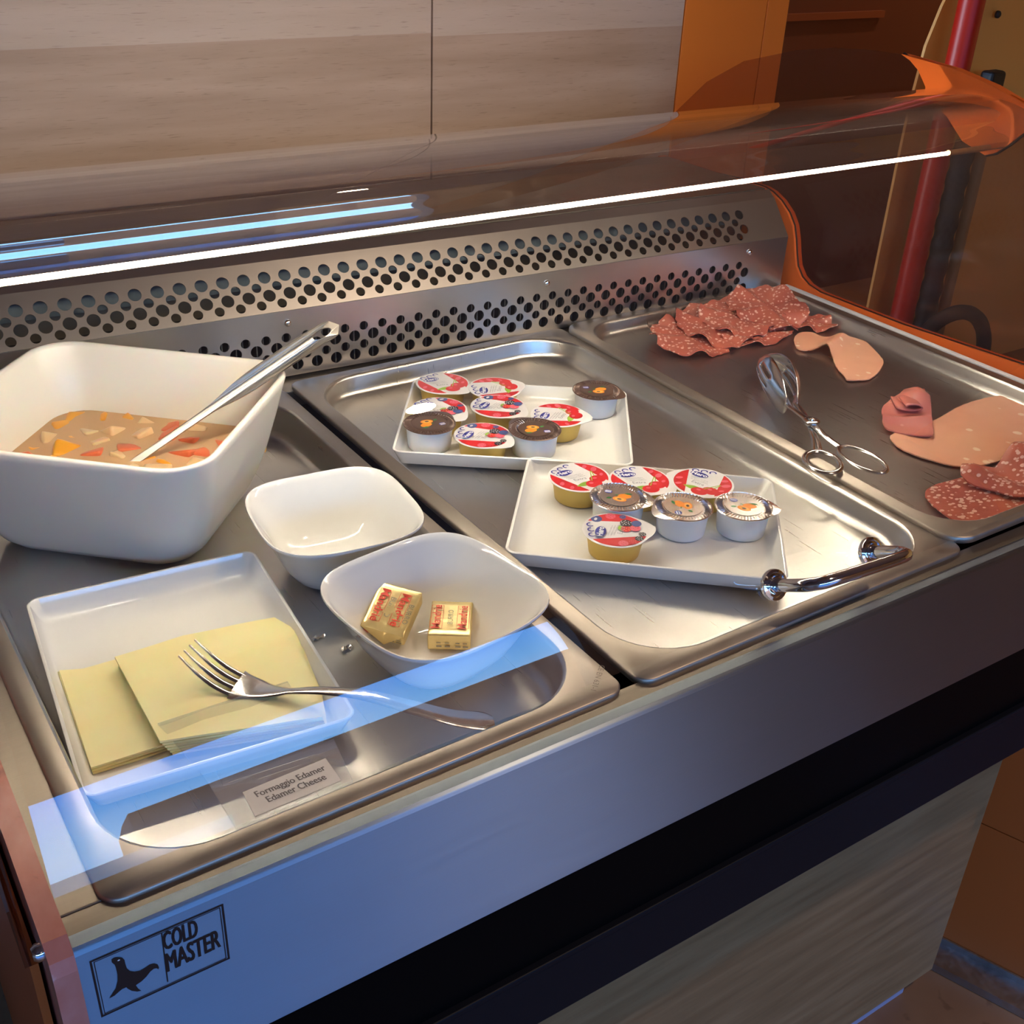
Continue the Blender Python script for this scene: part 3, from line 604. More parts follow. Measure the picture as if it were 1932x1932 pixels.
v, f = loft([place(rrect(0.205 - 0.074, 0.222 - 0.074, 0.024, 8), DC, DA, SZ - 0.036), place(rrect(0.205 - 0.056, 0.222 - 0.056, 0.027, 8), DC, DA, SZ - 0.022), place(rrect(0.205 - 0.0385, 0.222 - 0.0385, 0.028, 8), DC, DA, SZ)], False, True)
sy = tag(obj('syrup', v, f, 'syrup'), 'cloudy pale orange syrup filling the cream dish', 'syrup'); sy['kind'] = 'stuff'
random.seed(11)
kinds = [('peach', 'orange peach cube in the syrup of the cream dish', 'peach cubes in the syrup', 'peach_cube'), ('pear', 'pale pear cube in the syrup of the cream dish', 'pear cubes in the syrup', 'pear_cube'), ('papaya', 'reddish papaya cube in the syrup of the cream dish', 'papaya cubes in the syrup', 'papaya_cube')]
fm = {}
for kd, *_ in kinds:
    fm[kd] = []
    for k in range(3):
        v, f = boxg(-0.5, -0.5, -0.5, 0.5, 0.5, 0.5)
        me = bpy.data.meshes.new(kd + ' chunk'); bm = bmesh.new(); vs = [bm.verts.new(Vector(q) * random.uniform(0.8, 1.15)) for q in v]
        for q in f: bm.faces.new([vs[i] for i in q])
        bmesh.ops.bevel(bm, geom=bm.edges[:], offset=0.16, segments=2, affect='EDGES', profile=0.6); bm.to_mesh(me); bm.free(); me.materials.append(M[kd])
        me.polygons.foreach_set('use_smooth', [True] * len(me.polygons)); fm[kd].append(me)
ca, sa = math.cos(DA), math.sin(DA)
for i in range(8):
    for j in range(8):
        lx = -0.070 + 0.0200 * i + random.uniform(-0.004, 0.004); ly = -0.078 + 0.0222 * j + random.uniform(-0.004, 0.004)
        kd, lb, gr, nm = random.choices(kinds, (5, 6, 1 + (3 if lx > 0.0 and ly < 0.02 else 0)))[0]
        o = bpy.data.objects.new(nm, random.choice(fm[kd])); COL.objects.link(o)
        s = random.uniform(0.013, 0.020); zz = SZ - 0.42 * s + random.uniform(-0.001, 0.0025)
        o.location = (DC[0] + lx * ca - ly * sa, DC[1] + lx * sa + ly * ca, zz); o.scale = (s * random.uniform(0.9, 1.3), s, s * 0.8)
        o.rotation_euler = (random.uniform(-0.5, 0.5), random.uniform(-0.5, 0.5), random.uniform(0, 3)); tag(o, lb, 'fruit', gr)

# serving spoon leaning out of the dish
sp = thing('serving_spoon', 'long steel serving spoon leaning in the cream fruit dish', 'spoon', (0.20, 0.40, 0.0))
a, b = Vector((0.1290, 0.4080, 0.010)), Vector((0.3150, 0.3840, 0.1150)); ax = (b - a).normalized(); side = ax.cross(Vector((-0.25, -0.75, 0.75))).normalized(); upn = side.cross(ax).normalized()
L = (b - a).length
def wid(t): return 0.0024 + (0.0062 if t > 0.55 else 0.0062 * max(0, (t - 0.42) / 0.13)) * (1 if t < 0.97 else 1)
lf, rt = [], []
N = 40
for k in range(N + 1):
    t = k / N; wv = 0.0026 + 0.0052 * (1 / (1 + math.exp(-(t - 0.50) * 28)))
    if t > 0.95: wv *= math.sqrt(max(0.0, 1 - ((t - 0.95) / 0.05) ** 2)) * 0.999 + 0.001
    lf.append((t * L, wv)); rt.append((t * L, -wv))
hole = circ(L * 0.925, 0, 0.0085, 0.0036, 20)
so = sheet2d('handle', [lf + rt[::-1], hole], 0.0022, frame(a, ax, side), 'spoon', sp); bevel(so, 0.0007)
# bend the last centimetres of the handle downwards a little
for vv in so.data.vertices:
    q = vv.co + Vector(sp.location) - a; t = q.dot(ax) / L
    if t > 0.8: vv.co += -upn * 0.012 * ((t - 0.8) / 0.2) ** 2
R = []
for k in range(13):
    u = k / 12; s_ = math.sin(PI * (0.04 + 0.94 * u)) ** 0.7; c = a - ax * (0.055 * u) + Vector((0, 0, -0.004))
    R.append([tuple(c + side * 0.019 * s_ * math.cos(PI * j / 8) - upn * 0.009 * s_ * math.sin(PI * j / 8)) for j in range(9)] + [tuple(c + side * 0.018 * s_ * math.cos(PI * j / 8) - upn * (0.008 * s_ * math.sin(PI * j / 8)) + upn * 0.0006) for j in range(8, -1, -1)])
v, f = loft(R); obj('spoon_bowl', v, f, 'cutlery', sp, smooth=True)

# ------------------------------------------------------------------ cheese slices
def slab_poly(name, pts, z, th, m, parent=None, wav=0.0, seed=0, label=None, cat=None, group=None, dome=None, rings=5, smooth=True):
    """thin slice: outline filled with rings, waved height"""
    cx = sum(p_[0] for p_ in pts) / len(pts); cy = sum(p_[1] for p_ in pts) / len(pts); n = len(pts); top = []
    def hz(x, y, s): return z + (wav * noise.noise(Vector((x * 30, y * 30, seed))) * s if wav else 0) + (dome(x, y) if dome else 0)
    for k in range(rings + 1):
        s = 1 - k / (rings + 0.6)
        top.append([(cx + (x - cx) * s, cy + (y - cy) * s, hz(cx + (x - cx) * s, cy + (y - cy) * s, 0.4 + 0.6 * s)) for x, y in pts])
    bot = [(x, y, zz - th) for x, y, zz in top[0]]
    allr = [[(x, y, zz - th) for x, y, zz in r] for r in top[::-1]] + top
    v, f = loft(allr); o = obj(name, v, f, m, parent, smooth=60 if smooth else False)
    if label: tag(o, label, cat, group)
    return o
def dense(pts, n=6):
    out = []
    for i in range(len(pts)):
        a, b = pts[i], pts[(i + 1) % len(pts)]
        for k in range(n): out.append((a[0] + (b[0] - a[0]) * k / n, a[1] + (b[1] - a[1]) * k / n))
    return out
zc = -PAN1 + 0.0048
for k in range(3):
    o_ = 0.0009 * k
    slab_poly('cheese_slice', dense([(0.0325 + o_, 0.2237 - o_), (0.048, 0.2165), (0.085, 0.214), (0.085, 0.118), (0.0265, 0.1200 + o_)], 5), zc + 0.0016 * (k + 1), 0.0015, 'cheese', wav=0.0006, seed=k,
              label='pale yellow cheese slice, ' + ('lowest', 'middle', 'topmost')[k] + ' of the left pile on the white plate', cat='cheese', group='left pile of cheese slices')
for k in range(6):
    o_ = 0.0010 * (5 - k)
    slab_poly('cheese_slice', dense([(0.066 + o_ * 0.4, 0.2045 + o_ * 0.5), (0.1108, 0.205 + o_ * 0.5), (0.1712 + o_, 0.1945 + o_), (0.1760 + o_, 0.1800), (0.1630 + o_, 0.1130), (0.1545 + o_ * 0.6, 0.0840 - o_ * 0.3), (0.0647 + o_, 0.1120 - o_)], 5), zc + 0.0052 + 0.0016 * (k + 1), 0.0015, 'cheese', wav=0.0007, seed=k + 9,
              label='pale yellow cheese slice, ' + ('lowest', 'second from bottom', 'third from bottom', 'third from top', 'second from top', 'topmost')[k] + ' of the stack under the fork', cat='cheese', group='right stack of cheese slices')

# fork
fk = thing('fork', 'steel dinner fork lying on the cheese with handle over the pan', 'fork', (0.17, 0.09, -0.016))
ctr = crom([(0.1011, 0.1638, 0.010), (0.1114, 0.1506, -0.003), (0.1201, 0.1389, -0.0085), (0.1286, 0.1300, -0.0100), (0.1385, 0.1156, -0.0065), (0.1572, 0.0935, 0.002), (0.1778, 0.0704, 0.006), (0.2006, 0.0463, 0.003), (0.2197, 0.0351, -0.004), (0.2411, 0.0267, -0.010)], 6)
ax2 = Vector((0.62, -0.78, 0)).normalized(); wd_ = Vector((0.62, 0.78, 0)).normalized()
def fr_side(i):
    t = (ctr[min(i + 1, len(ctr) - 1)] - ctr[max(i - 1, 0)]); t.z = 0; t.normalize(); return Vector((-t.y, t.x, 0))
n = len(ctr)
for ti in range(4):
    off = (-0.0093 + 0.0062 * ti); pts = []; fl = []
    for i in range(0, 15):
        pts.append(ctr[i] + fr_side(i) * off * (1.0 if i > 1 else 0.97)); fl.append((0.0007 + 0.0011 * min(1, i / 8), 0.0006 + 0.0005 * min(1, i / 8)))
    v, f = tube(pts, 0, 10, flat=fl); obj('tine', v, f, 'cutlery', fk, smooth=True)
prof_w = []
for i in range(13, n):
    u = (i - 13) / (n - 14)
    if i < 26: wv = 0.0112 * (1 - (i - 13) / 13) ** 0.8 + 0.0029
    else: wv = 0.0029 + 0.0065 * ((i - 26) / (n - 27)) ** 1.1
    if i >= n - 2: wv *= 0.90 if i == n - 2 else 0.62
    prof_w.append((wv, 0.0013 if i < 26 else 0.0013 + 0.0004 * (i - 26) / (n - 26)))
v, f = tube(ctr[13:], 0, 16, flat=prof_w); obj('handle', v, f, 'cutlery', fk, smooth=True)

# acrylic label stand with the cheese card
ls = thing('label_stand', 'clear acrylic stand with the Edamer cheese card by the front rim', 'label stand', (0.11, 0.05, -0.02))
pa, pb, pc, pd = Vector((0.0768, 0.0245, -0.0105)), Vector((0.1465, 0.0255, -0.0105)), Vector((0.1565, 0.0720, -0.0195)), Vector((0.0790, 0.0760, -0.0195))
def quad_sheet(name, q, t, m, parent):
    nrm_ = (q[1] - q[0]).cross(q[3] - q[0]).normalized() * t
    return bevel(obj(name, [tuple(x) for x in q] + [tuple(x - nrm_) for x in q], [(0, 1, 2, 3), (7, 6, 5, 4), (0, 4, 5, 1), (1, 5, 6, 2), (2, 6, 7, 3), (3, 7, 4, 0)], m, parent), 0.0004)
quad_sheet('card_holder', [pa, pb, pc, pd], 0.0018, 'stand', ls)
quad_sheet('foot_sheet', [pd + Vector((0, 0.0005, 0.001)), pc + Vector((-0.006, 0.0005, 0.001)), Vector((0.150, 0.124, -0.0085)), Vector((0.068, 0.126, -0.0085))], 0.0018, 'stand', ls)
cx_ = (pb - pa).normalized(); cy_ = (pd - pa); cy_ = (cy_ - cx_ * cy_.dot(cx_)).normalized(); cz_ = cx_.cross(cy_)
cc = Vector((0.0885, 0.0265, -0.0105)) + cz_ * 0.0006
mt = frame(cc, cx_, cy_)
cd = sheet2d('card', [[(0, 0), (0.052, 0.0006), (0.0545, 0.0265), (0.003, 0.0255)]], 0.0004, mt, 'card', ls)
LT = ([], [])
for dx, dy in ((0, 0), (0.00016, 0), (-0.00016, 0), (0, 0.00012)):
    for wtxt, ox, oy in (('Formaggio Edamer', 0.0286, 0.0180), ('Edamer Cheese', 0.0285, 0.0095)):
        V, F = textg(wtxt, 0.0068, 0.0); LT = join([LT, ([tuple(mt @ Vector((x * 0.82 + ox + dx, y * 1.25 + oy + dy, 0.0004 + dx * 0.05 + dy * 0.08))) for x, y, _ in V], F)])
v, f = LT; obj('lettering', v, f, 'ink', cd)

# ------------------------------------------------------------------ jam portions
def seg_poly(a0, a1, r, n=18): return [(r * math.cos(math.radians(a0 + (a1 - a0) * k / n)), r * math.sin(math.radians(a0 + (a1 - a0) * k / n))) for k in range(n + 1)]
def ornament(P_, r):
    for k in range(3):
        cx = (-0.62 + 0.28 * k) * r; cy = (0.60 + 0.10 * k) * r
        rr = 0.13 * r; pts = [(cx + rr * math.cos(t), cy + rr * math.sin(t)) for t in [0.3 + j * 0.5 for j in range(9)]]
        inn = [(cx + rr * 0.62 * math.cos(t), cy + rr * 0.62 * math.sin(t)) for t in [0.3 + j * 0.5 for j in range(9)]][::-1]
        for j in range(8): P_.poly([pts[j], pts[j + 1], inn[7 - j], inn[8 - j]], M['p_blue'])
def leafp(P_, x, y, l, wv, rot, m):
    c, s = math.cos(rot), math.sin(rot); pts = []
    for k in range(9): t = k / 8; pts.append((l * (t - 0.5), wv * math.sin(PI * t)))
    for k in range(7, 0, -1): t = k / 8; pts.append((l * (t - 0.5), -wv * math.sin(PI * t)))
    P_.poly([(x + a_ * c - b_ * s, y + a_ * s + b_ * c) for a_, b_ in pts], m)
def speckled(P_, x, y, r, m, dot, n=9, sd=1):
    rnd = random.Random(sd); P_.poly(circ(x, y, r, r * 0.9, 14), m)
    for k in range(n):
        a_ = k * 2.4; q = r * 0.8 * math.sqrt((k + 0.5) / n); P_.poly(circ(x + q * math.cos(a_), y + q * math.sin(a_), r * 0.11, n=6), dot)
def lid_print(kind, r):
    P_ = Print(); rnd = random.Random(5)
    if kind in ('cherry', 'berry'):
        P_.poly(circ(0, 0, r * 0.985, n=48), M['lid_white'])
        if kind == 'cherry':
            P_.poly(seg_poly(-38, 72, r * 0.975), M['p_red']); P_.poly(seg_poly(148, 262, r * 0.975), M['p_red'])
            for (x, y, s) in ((0.72, 0.30, 0.17), (0.52, 0.58, 0.13), (0.78, -0.12, 0.10), (-0.78, -0.22, 0.13), (-0.60, -0.58, 0.12)): P_.poly(circ(x * r, y * r, s * r, s * r * 0.6, 12, 0.9), M['p_pink'])
            leafp(P_, -0.05 * r, -0.52 * r, 0.75 * r, 0.13 * r, 0.15, M['p_green'])
            for (x, y) in ((0.50, -0.36), (0.22, -0.62)):
                P_.poly(circ(x * r, y * r, 0.29 * r, 0.25 * r, 18), M['p_red']); P_.poly(circ((x - 0.07) * r, (y + 0.08) * r, 0.08 * r, 0.06 * r, 10), M['p_pink'])
            P_.poly([(0.48 * r, -0.14 * r), (0.56 * r, 0.22 * r), (0.59 * r, 0.22 * r), (0.52 * r, -0.14 * r)], M['p_green'])
            P_.poly([(0.24 * r, -0.40 * r), (0.52 * r, 0.20 * r), (0.55 * r, 0.20 * r), (0.28 * r, -0.40 * r)], M['p_green'])
        else:
            P_.poly(seg_poly(-42, 76, r * 0.975), M['p_red']); P_.poly(seg_poly(146, 268, r * 0.975), M['p_red'])
            speckled(P_, 0.44 * r, 0.72 * r, 0.20 * r, M['p_navy'], M['p_navy'], 3); P_.poly(circ(0.42 * r, 0.74 * r, 0.09 * r, 0.05 * r, 10), M['lid_white'])
            speckled(P_, 0.76 * r, 0.34 * r, 0.18 * r, M['p_pink'], M['p_red'], 8); speckled(P_, 0.84 * r, -0.04 * r, 0.12 * r, M['p_navy'], M['p_pink'], 4)
            speckled(P_, -0.28 * r, -0.80 * r, 0.15 * r, M['p_black'], M['p_white'], 9); speckled(P_, 0.0 * r, -0.84 * r, 0.13 * r, M['p_black'], M['p_white'], 9)
            speckled(P_, -0.74 * r, -0.40 * r, 0.17 * r, M['p_pink'], M['p_red'], 8); speckled(P_, -0.54 * r, -0.66 * r, 0.15 * r, M['p_red'], M['p_pink'], 8)
            leafp(P_, 0.10 * r, -0.12 * r, 0.34 * r, 0.08 * r, 0.3, M['p_green'])
            speckled(P_, 0.12 * r, -0.30 * r, 0.19 * r, M['p_red'], M['p_yel'], 8); speckled(P_, 0.46 * r, -0.22 * r, 0.21 * r, M['p_black'], M['p_white'], 12)
            speckled(P_, 0.24 * r, -0.56 * r, 0.19 * r, M['p_pink'], M['p_red'], 8); P_.poly(circ(0.52 * r, -0.54 * r, 0.19 * r, 0.16 * r, 14), M['p_navy'])
        ornament(P_, r)
        P_.poly(circ(-0.36 * r, 0.40 * r, 0.32 * r, 0.17 * r, 20, 0.12), M['p_blue'])
        P_.text('Hero', -0.36 * r, 0.40 * r, 0.27 * r, M['p_white'], 0.12, 0.010 * r)
        for k in range(3): P_.text('confettura confiture', -0.20 * r + 0.04 * k * r, (0.14 - 0.085 * k) * r, 0.080 * r, M['p_grey'], 0.0, 0)
        P_.text('Extra', -0.08 * r, -0.19 * r, 0.22 * r, M['p_grey'], 0.0)
    else:
        n = 48; mm_ = M['lid_brown'] if kind == 'apricot' else M['lid_foil']
        P_.poly(circ(0, 0, r * 0.80, n=40), mm_)
        for (x, y, rx, ry, ro) in ((0.22, 0.10, 0.30, 0.20, 0.2), (0.05, -0.20, 0.30, 0.20, -0.2)):
            P_.poly(circ(x * r, y * r, rx * r, ry * r, 20, ro), M['p_orange'])
        P_.poly(circ(0.05 * r, -0.20 * r, 0.22 * r, 0.14 * r, 16, -0.2), M['p_yel']); P_.poly(circ(0.04 * r, -0.20 * r, 0.10 * r, 0.07 * r, 12, -0.2), M['lid_brown'])
        leafp(P_, 0.36 * r, 0.34 * r, 0.34 * r, 0.07 * r, 0.1, M['p_dgreen']); leafp(P_, -0.40 * r, -0.20 * r, 0.26 * r, 0.07 * r, 0.5, M['p_dgreen']); leafp(P_, -0.10 * r, 0.12 * r, 0.20 * r, 0.03 * r, -0.4, M['p_dgreen'])
        P_.poly(circ(-0.50 * r, 0.34 * r, 0.17 * r, 0.15 * r, 16), M['p_blue']); P_.text('MENZ', -0.50 * r, 0.38 * r, 0.12 * r, M['p_white'], 0, 0.004 * r) if False else P_.poly([(-0.64 * r, 0.37 * r), (-0.38 * r, 0.37 * r), (-0.38 * r, 0.43 * r), (-0.64 * r, 0.43 * r)], M['p_white'])
        P_.poly([(-0.64 * r, 0.27 * r), (-0.38 * r, 0.27 * r), (-0.38 * r, 0.33 * r), (-0.64 * r, 0.33 * r)], M['p_white'])
    return P_
IR = (math.cos(math.radians(-29)) * 0.43, math.sin(math.radians(-29)) * 0.43); IU = (math.cos(math.radians(53.5)) * 0.88, math.sin(math.radians(53.5)) * 0.88)
def wang(im):  # heading on the tray of a line that runs at image angle im
    c, s = math.cos(math.radians(im)), math.sin(math.radians(im)); return math.atan2(IR[1] * c + IU[1] * s, IR[0] * c + IU[0] * s)
def jam(kind, c, zb, base, tab, label, group, h=None, tilt=(0, 0)):
    gold = kind in ('cherry', 'berry'); R_ = 0.0258 if gold else 0.0236; h = h or (0.0195 if gold else 0.0225)
    t = thing('jam_portion', label, 'jam portion', (c[0], c[1], zb), group)
    rings = []
    rb, rt_ = (0.0195, 0.0222) if gold else (0.0190, 0.0208)
    N = 40
    for r, z in ((rb - 0.004, 0.0006), (rb - 0.0015, 0.0), (rb, 0.001), (rb + 0.0004, 0.003), (rt_, h - 0.0018), (rt_ + 0.001, h - 0.0012), (R_ - 0.0006, h - 0.001), (R_ - 0.0004, h - 0.0003)):
        rings.append([(c[0] + r * math.cos(2 * PI * k / N), c[1] + r * math.sin(2 * PI * k / N), zb + z) for k in range(N)])
    v, f = loft(rings); cup = obj('cup', v, f, 'gold_cup' if gold else 'white_cup', t, smooth=50)
    # lid with pull tab
    base = wang(base); tl = tab; pts = []
    for k in range(N):
        a_ = 2 * PI * k / N; dlt = (a_ - tl + PI) % (2 * PI) - PI; r = R_
        if abs(dlt) < 0.62: r = min(R_ / max(0.2, math.cos(dlt * 1.0)) if False else R_ * (1 + 0.26 * (1 - abs(dlt) / 0.62) ** 1.0), R_ * 1.24)
        pts.append((r * math.cos(a_), r * math.sin(a_)))
    lm_ = {'cherry': 'lid_white', 'berry': 'lid_white', 'apricot': 'lid_brown', 'foil': 'lid_foil'}[kind]
    rr = [[(c[0] + x, c[1] + y, zb + h - 0.0002 - max(0, math.hypot(x, y) - R_) * 0.10) for x, y in pts],
          [(c[0] + x, c[1] + y, zb + h + 0.0001 - max(0, math.hypot(x, y) - R_) * 0.10) for x, y in pts],
          [(c[0] + x * R_ / math.hypot(x, y) * 0.965, c[1] + y * R_ / math.hypot(x, y) * 0.965, zb + h + 0.0005) for x, y in pts]]
    if gold:
        rr += [[(c[0] + x * R_ / math.hypot(x, y) * 0.93, c[1] + y * R_ / math.hypot(x, y) * 0.93, zb + h + 0.0003) for x, y in pts], [(c[0] + x * 0.3, c[1] + y * 0.3, zb + h + 0.0003) for x, y in pts]]
        v, f = loft(rr); ld = obj('lid', v, f, lm_, t, smooth=50)
    else:   # embossed radial ribs round a flat centre
        v, f = loft(rr, True, False); k0 = len(v) - N; NR = 96; V = list(v); F = list(f)
        a0 = []
        for ri, (rad, amp) in enumerate(((0.965, 0.0), (0.94, 0.0007), (0.84, 0.0012), (0.74, 0.0009), (0.68, 0.0))):
            a0.append([(c[0] + R_ * rad * math.cos(2 * PI * k / NR), c[1] + R_ * rad * math.sin(2 * PI * k / NR), zb + h + 0.0005 - (0.0008 if rad < 0.95 else 0) + amp * (1 if k % 2 else -1)) for k in range(NR)])
        v2, f2 = loft(a0, False, True); V, F = join([(V, F), (v2, f2)]); ld = obj('lid', V, F, lm_, t)
    pz = h + (0.00035 if gold else 0.0002)
    P_ = lid_print(kind, R_ * (0.955 if gold else 0.80))
    # tilt nothing: the print lies on the lid
    pr2 = P_.build('lid_print', Matrix.Translation((c[0], c[1], zb + pz)) @ Matrix.Rotation(base, 4, 'Z'), ld)
    if tilt != (0, 0): t.rotation_euler = (tilt[0], tilt[1], 0)
    return t
zj = -PAN2 + 0.0049
G1, G2 = 'jam portions on the plate nearer the perforated back', 'jam portions on the plate nearer the handle'
rad = math.radians
jam('cherry', (0.4560, 0.4545), zj, 8, rad(-68), 'gold cherry jam portion in the back left corner of the far plate', G1)
jam('cherry', (0.4945, 0.4215), zj, 85, rad(-5), 'gold cherry jam portion turned upside down behind the berry jams of far plate', G1)
jam('berry', (0.4235, 0.4055), zj, 12, rad(-74), 'gold berry jam portion behind the leftmost brown lidded apricot portion', G1)
jam('berry', (0.4740, 0.3835), zj + 0.0006, 40, rad(-70), 'gold berry jam portion in the middle of the far plate', G1)
jam('cherry', (0.5130, 0.3425), zj, 52, rad(-40), 'gold cherry jam portion right of the row on the far plate', G1)
jam('apricot', (0.3975, 0.3800 - 0.002), zj, 195, rad(28), 'white apricot jam cup with brown lid at left edge of far plate', G1)
jam('berry', (0.4295, 0.3395), zj, 42, rad(-68), 'gold berry jam portion at the front between two brown lidded apricot cups', G1)
jam('apricot', (0.4735, 0.3230), zj, 185, rad(98), 'white apricot jam cup with brown lid at front middle of far plate', G1)
jam('apricot', (0.5745, 0.3655), zj, 2, rad(-59), 'white apricot jam cup with brown lid alone at right of far plate', G1)
jam('cherry', (0.4580, 0.2350), zj, 12, rad(-63), 'gold cherry jam portion leftmost on the plate by the handle', G2)
jam('cherry', (0.4985, 0.2055), zj, 2, rad(-60), 'gold cherry jam portion in the middle of the back row by the handle', G2)
jam('cherry', (0.5420, 0.1770), zj, -22, rad(118), 'gold cherry jam portion at the right end of the near back row', G2)
jam('foil', (0.4625, 0.1880), zj, -8, rad(-44), 'white apricot cup with shiny foil lid beside the leftmost cherry portion', G2)
jam('foil', (0.4975, 0.1505), zj, 110, rad(178), 'white apricot cup with shiny foil lid in the middle of near plate', G2)
jam('foil', (0.5405, 0.1270), zj, -12, rad(-37), 'white apricot cup with glaring foil lid nearest the handle', G2)
jam('berry', (0.4315, 0.1520), zj, 62, rad(-22), 'gold berry jam portion standing nearest the front on near plate', G2)

# ------------------------------------------------------------------ butter portions
def butter(label, c, rotz, tilt, texts, L=0.0405, W=0.0300, H=0.0125, flap=False):
    t = thing('butter_portion', label, 'butter', (0, 0, 0), 'butter portions in the white bowl')
    v, f = boxg(-L / 2, -W / 2, 0, L / 2, W / 2, H)
    me_o = obj('wrapper', v, f, 'gold_foil', t); bm = bmesh.new(); bm.from_mesh(me_o.data); bmesh.ops.subdivide_edges(bm, edges=bm.edges[:], cuts=6, use_grid_fill=True)
    for q in bm.verts:
        q.co += 0.00045 * Vector((noise.noise(q.co * 170), noise.noise(q.co * 170 + Vector((9, 0, 0))), noise.noise(q.co * 170 + Vector((0, 9, 0)))))
    bm.to_mesh(me_o.data); bm.free(); bevel(me_o, 0.0012, 2); me_o.data.polygons.foreach_set('use_smooth', [True] * len(me_o.data.polygons))
    P_ = Print()
    for (s, x, y, size, m_, ro) in texts:
        P_.text(s, x, y, size, M[m_], ro, 0.00012 if m_ == 'foil_red' else 0.0)
    for x in sorted(set(q_[1] for q_ in texts if q_[3] == 'x' or q_[0] == 'Mandrie')):
        for (a_, b_, c_, d_) in ((x - 0.0042, -0.0135, x - 0.0039, 0.0135), (x + 0.0039, -0.0135, x + 0.0042, 0.0135), (x - 0.0042, -0.0135, x + 0.0042, -0.0132), (x - 0.0042, 0.0132, x + 0.0042, 0.0135)):
            P_.poly([(a_, b_), (c_, b_), (c_, d_), (a_, d_)], M['foil_red'])
    P_.build('print', Matrix.Translation((0, 0, H + 0.0007)), me_o)
    P2 = Print(); k_ = L / 0.0405
    for x in (-0.012, -0.004, 0.006, 0.013): P2.poly([(x * k_, 0.003), ((x + 0.005) * k_, 0.003), ((x + 0.005) * k_, 0.0042), (x * k_, 0.0042)], M['foil_grey']); P2.poly([(x * k_, 0.006), ((x + 0.004) * k_, 0.006), ((x + 0.004) * k_, 0.0068), (x * k_, 0.0068)], M['foil_grey'])
    if flap: P2.poly([(-0.0170 * k_, 0.003), (-0.0130 * k_, 0.003), (-0.0130 * k_, 0.010), (-0.0170 * k_, 0.010)], M['foil_red'])
    P2.build('end_print', frame((0, -W / 2 - 0.0006, 0), (1, 0, 0), (0, 0, 1)), me_o)
    if flap:
        v = [(-L / 2, -W / 2 - 0.0008, H), (L / 2, -W / 2 - 0.0008, H), (0.002, -W / 2 - 0.0035, 0.001), (-L / 2, 0.002, H + 0.0008), (L / 2, -0.001, H + 0.0008), (0.0, 0.003, H + 0.0012)]
        obj('folded_flap', v, [(0, 1, 2), (0, 5, 1)], 'gold_foil', t)
    t.location = c; t.rotation_euler = tilt + (0,) if False else (tilt[0], tilt[1], rotz); return t
zbb = -PAN1 + 0.0062
butter('gold foil butter portion at left in the bowl, tilted and torn open', (0.2425, 0.1580, zbb + 0.0095), math.radians(-48), (math.radians(20), math.radians(6)), [('Mandrie', -0.0085, 0.0, 0.0085, 'foil_red', -PI / 2), ('Mandrie', 0.0060, 0.0, 0.0085, 'foil_red', -PI / 2), ('BURRO', -0.0015, 0, 0.0052, 'foil_grey', -PI / 2), ('BURRO', 0.0122, -0.002, 0.0052, 'foil_grey', -PI / 2)], L=0.031, W=0.038, flap=True)
butter('gold foil butter portion at right in the bowl, lying flat', (0.2745, 0.1330, zbb + 0.0015), math.radians(-34), (0, 0), [('Mandrie', -0.0095, 0.0, 0.0085, 'foil_red', PI / 2), ('Mandrie', 0.0085, 0.0, 0.0085, 'foil_red', PI / 2), ('BURRO', 0, 0, 0.0052, 'foil_grey', PI / 2)], L=0.029, W=0.041)
for i, (x, y, lb) in enumerate(((0.2084, 0.1600, 'crumpled silver foil scrap beside the butter bowl'), (0.1975, 0.1822, 'small silver foil scrap by the cheese plate corner'))):
    v = []; rnd = random.Random(i + 3); n = 7
    for a_ in range(n):
        for b_ in range(3): v.append((x + (a_ - 3) * 0.0016, y + (b_ - 1) * 0.0016 + 0.001 * rnd.uniform(-1, 1), -PAN1 + 0.0006 + rnd.uniform(0, 0.0025) * (1 if i == 0 else 0.5)))
    f = [(a_ * 3 + b_, a_ * 3 + b_ + 1, a_ * 3 + b_ + 4, a_ * 3 + b_ + 3) for a_ in range(n - 1) for b_ in range(2)]
    o = obj('foil_scrap', v, f, 'scrap'); tag(o, lb, 'foil scrap', 'foil scraps on the pan')

# ------------------------------------------------------------------ cold cuts
ZF = 0.0050 - PAN3
def slice_(nm, label, group, c, rx, ry, rot, z, m, ruffle=0.004, seed=0, lean=(0, 0), th=0.0011, fold=None, N=72, cat='sliced meat', rag=0.03, rim=None):
    rings = 9; top = []
    for k in range(rings + 1):
        s = 1 - k / (rings + 0.5); r_ = []
        for j in range(N):
            a_ = 2 * PI * j / N; rg = 1 + rag * noise.noise(Vector((math.cos(a_) * 6, math.sin(a_) * 6, seed * 3.1))) * 2
            x = rx * s * rg * math.cos(a_); y = ry * s * rg * math.sin(a_)
            h_ = ruffle * (s ** 2) * (0.9 * math.sin(a_ * 5 + seed) + 0.6 * math.sin(a_ * 9 + 2 * seed + 1)) + 0.7 * ruffle * noise.noise(Vector((x * 45, y * 45, seed * 2.3)))
            h_ += lean[0] * x + lean[1] * y
            xx, yy = x, y
            if fold: xx, yy, h_ = fold(x, y, h_, s)
            ca_, sa_ = math.cos(rot), math.sin(rot)
            r_.append((c[0] + xx * ca_ - yy * sa_, c[1] + xx * sa_ + yy * ca_, z + h_))
        top.append(r_)
    zf = lambda q, base: (q[0], q[1], max(q[2], base))
    top = [[zf(q, ZF + 0.0014 + th) for q in r_] for r_ in top]
    allr = [[(x, y, zz - th) for x, y, zz in r_] for r_ in top[::-1]] + top
    v, f = loft(allr); o = obj(nm, v, f, [m, rim or m], smooth=60)
    nf = len(f)
    if rim:
        for p_ in o.data.polygons:
            pass
    tag(o, label, cat, group); return o
GS = 'ruffled salami slices at the back of the right pan'
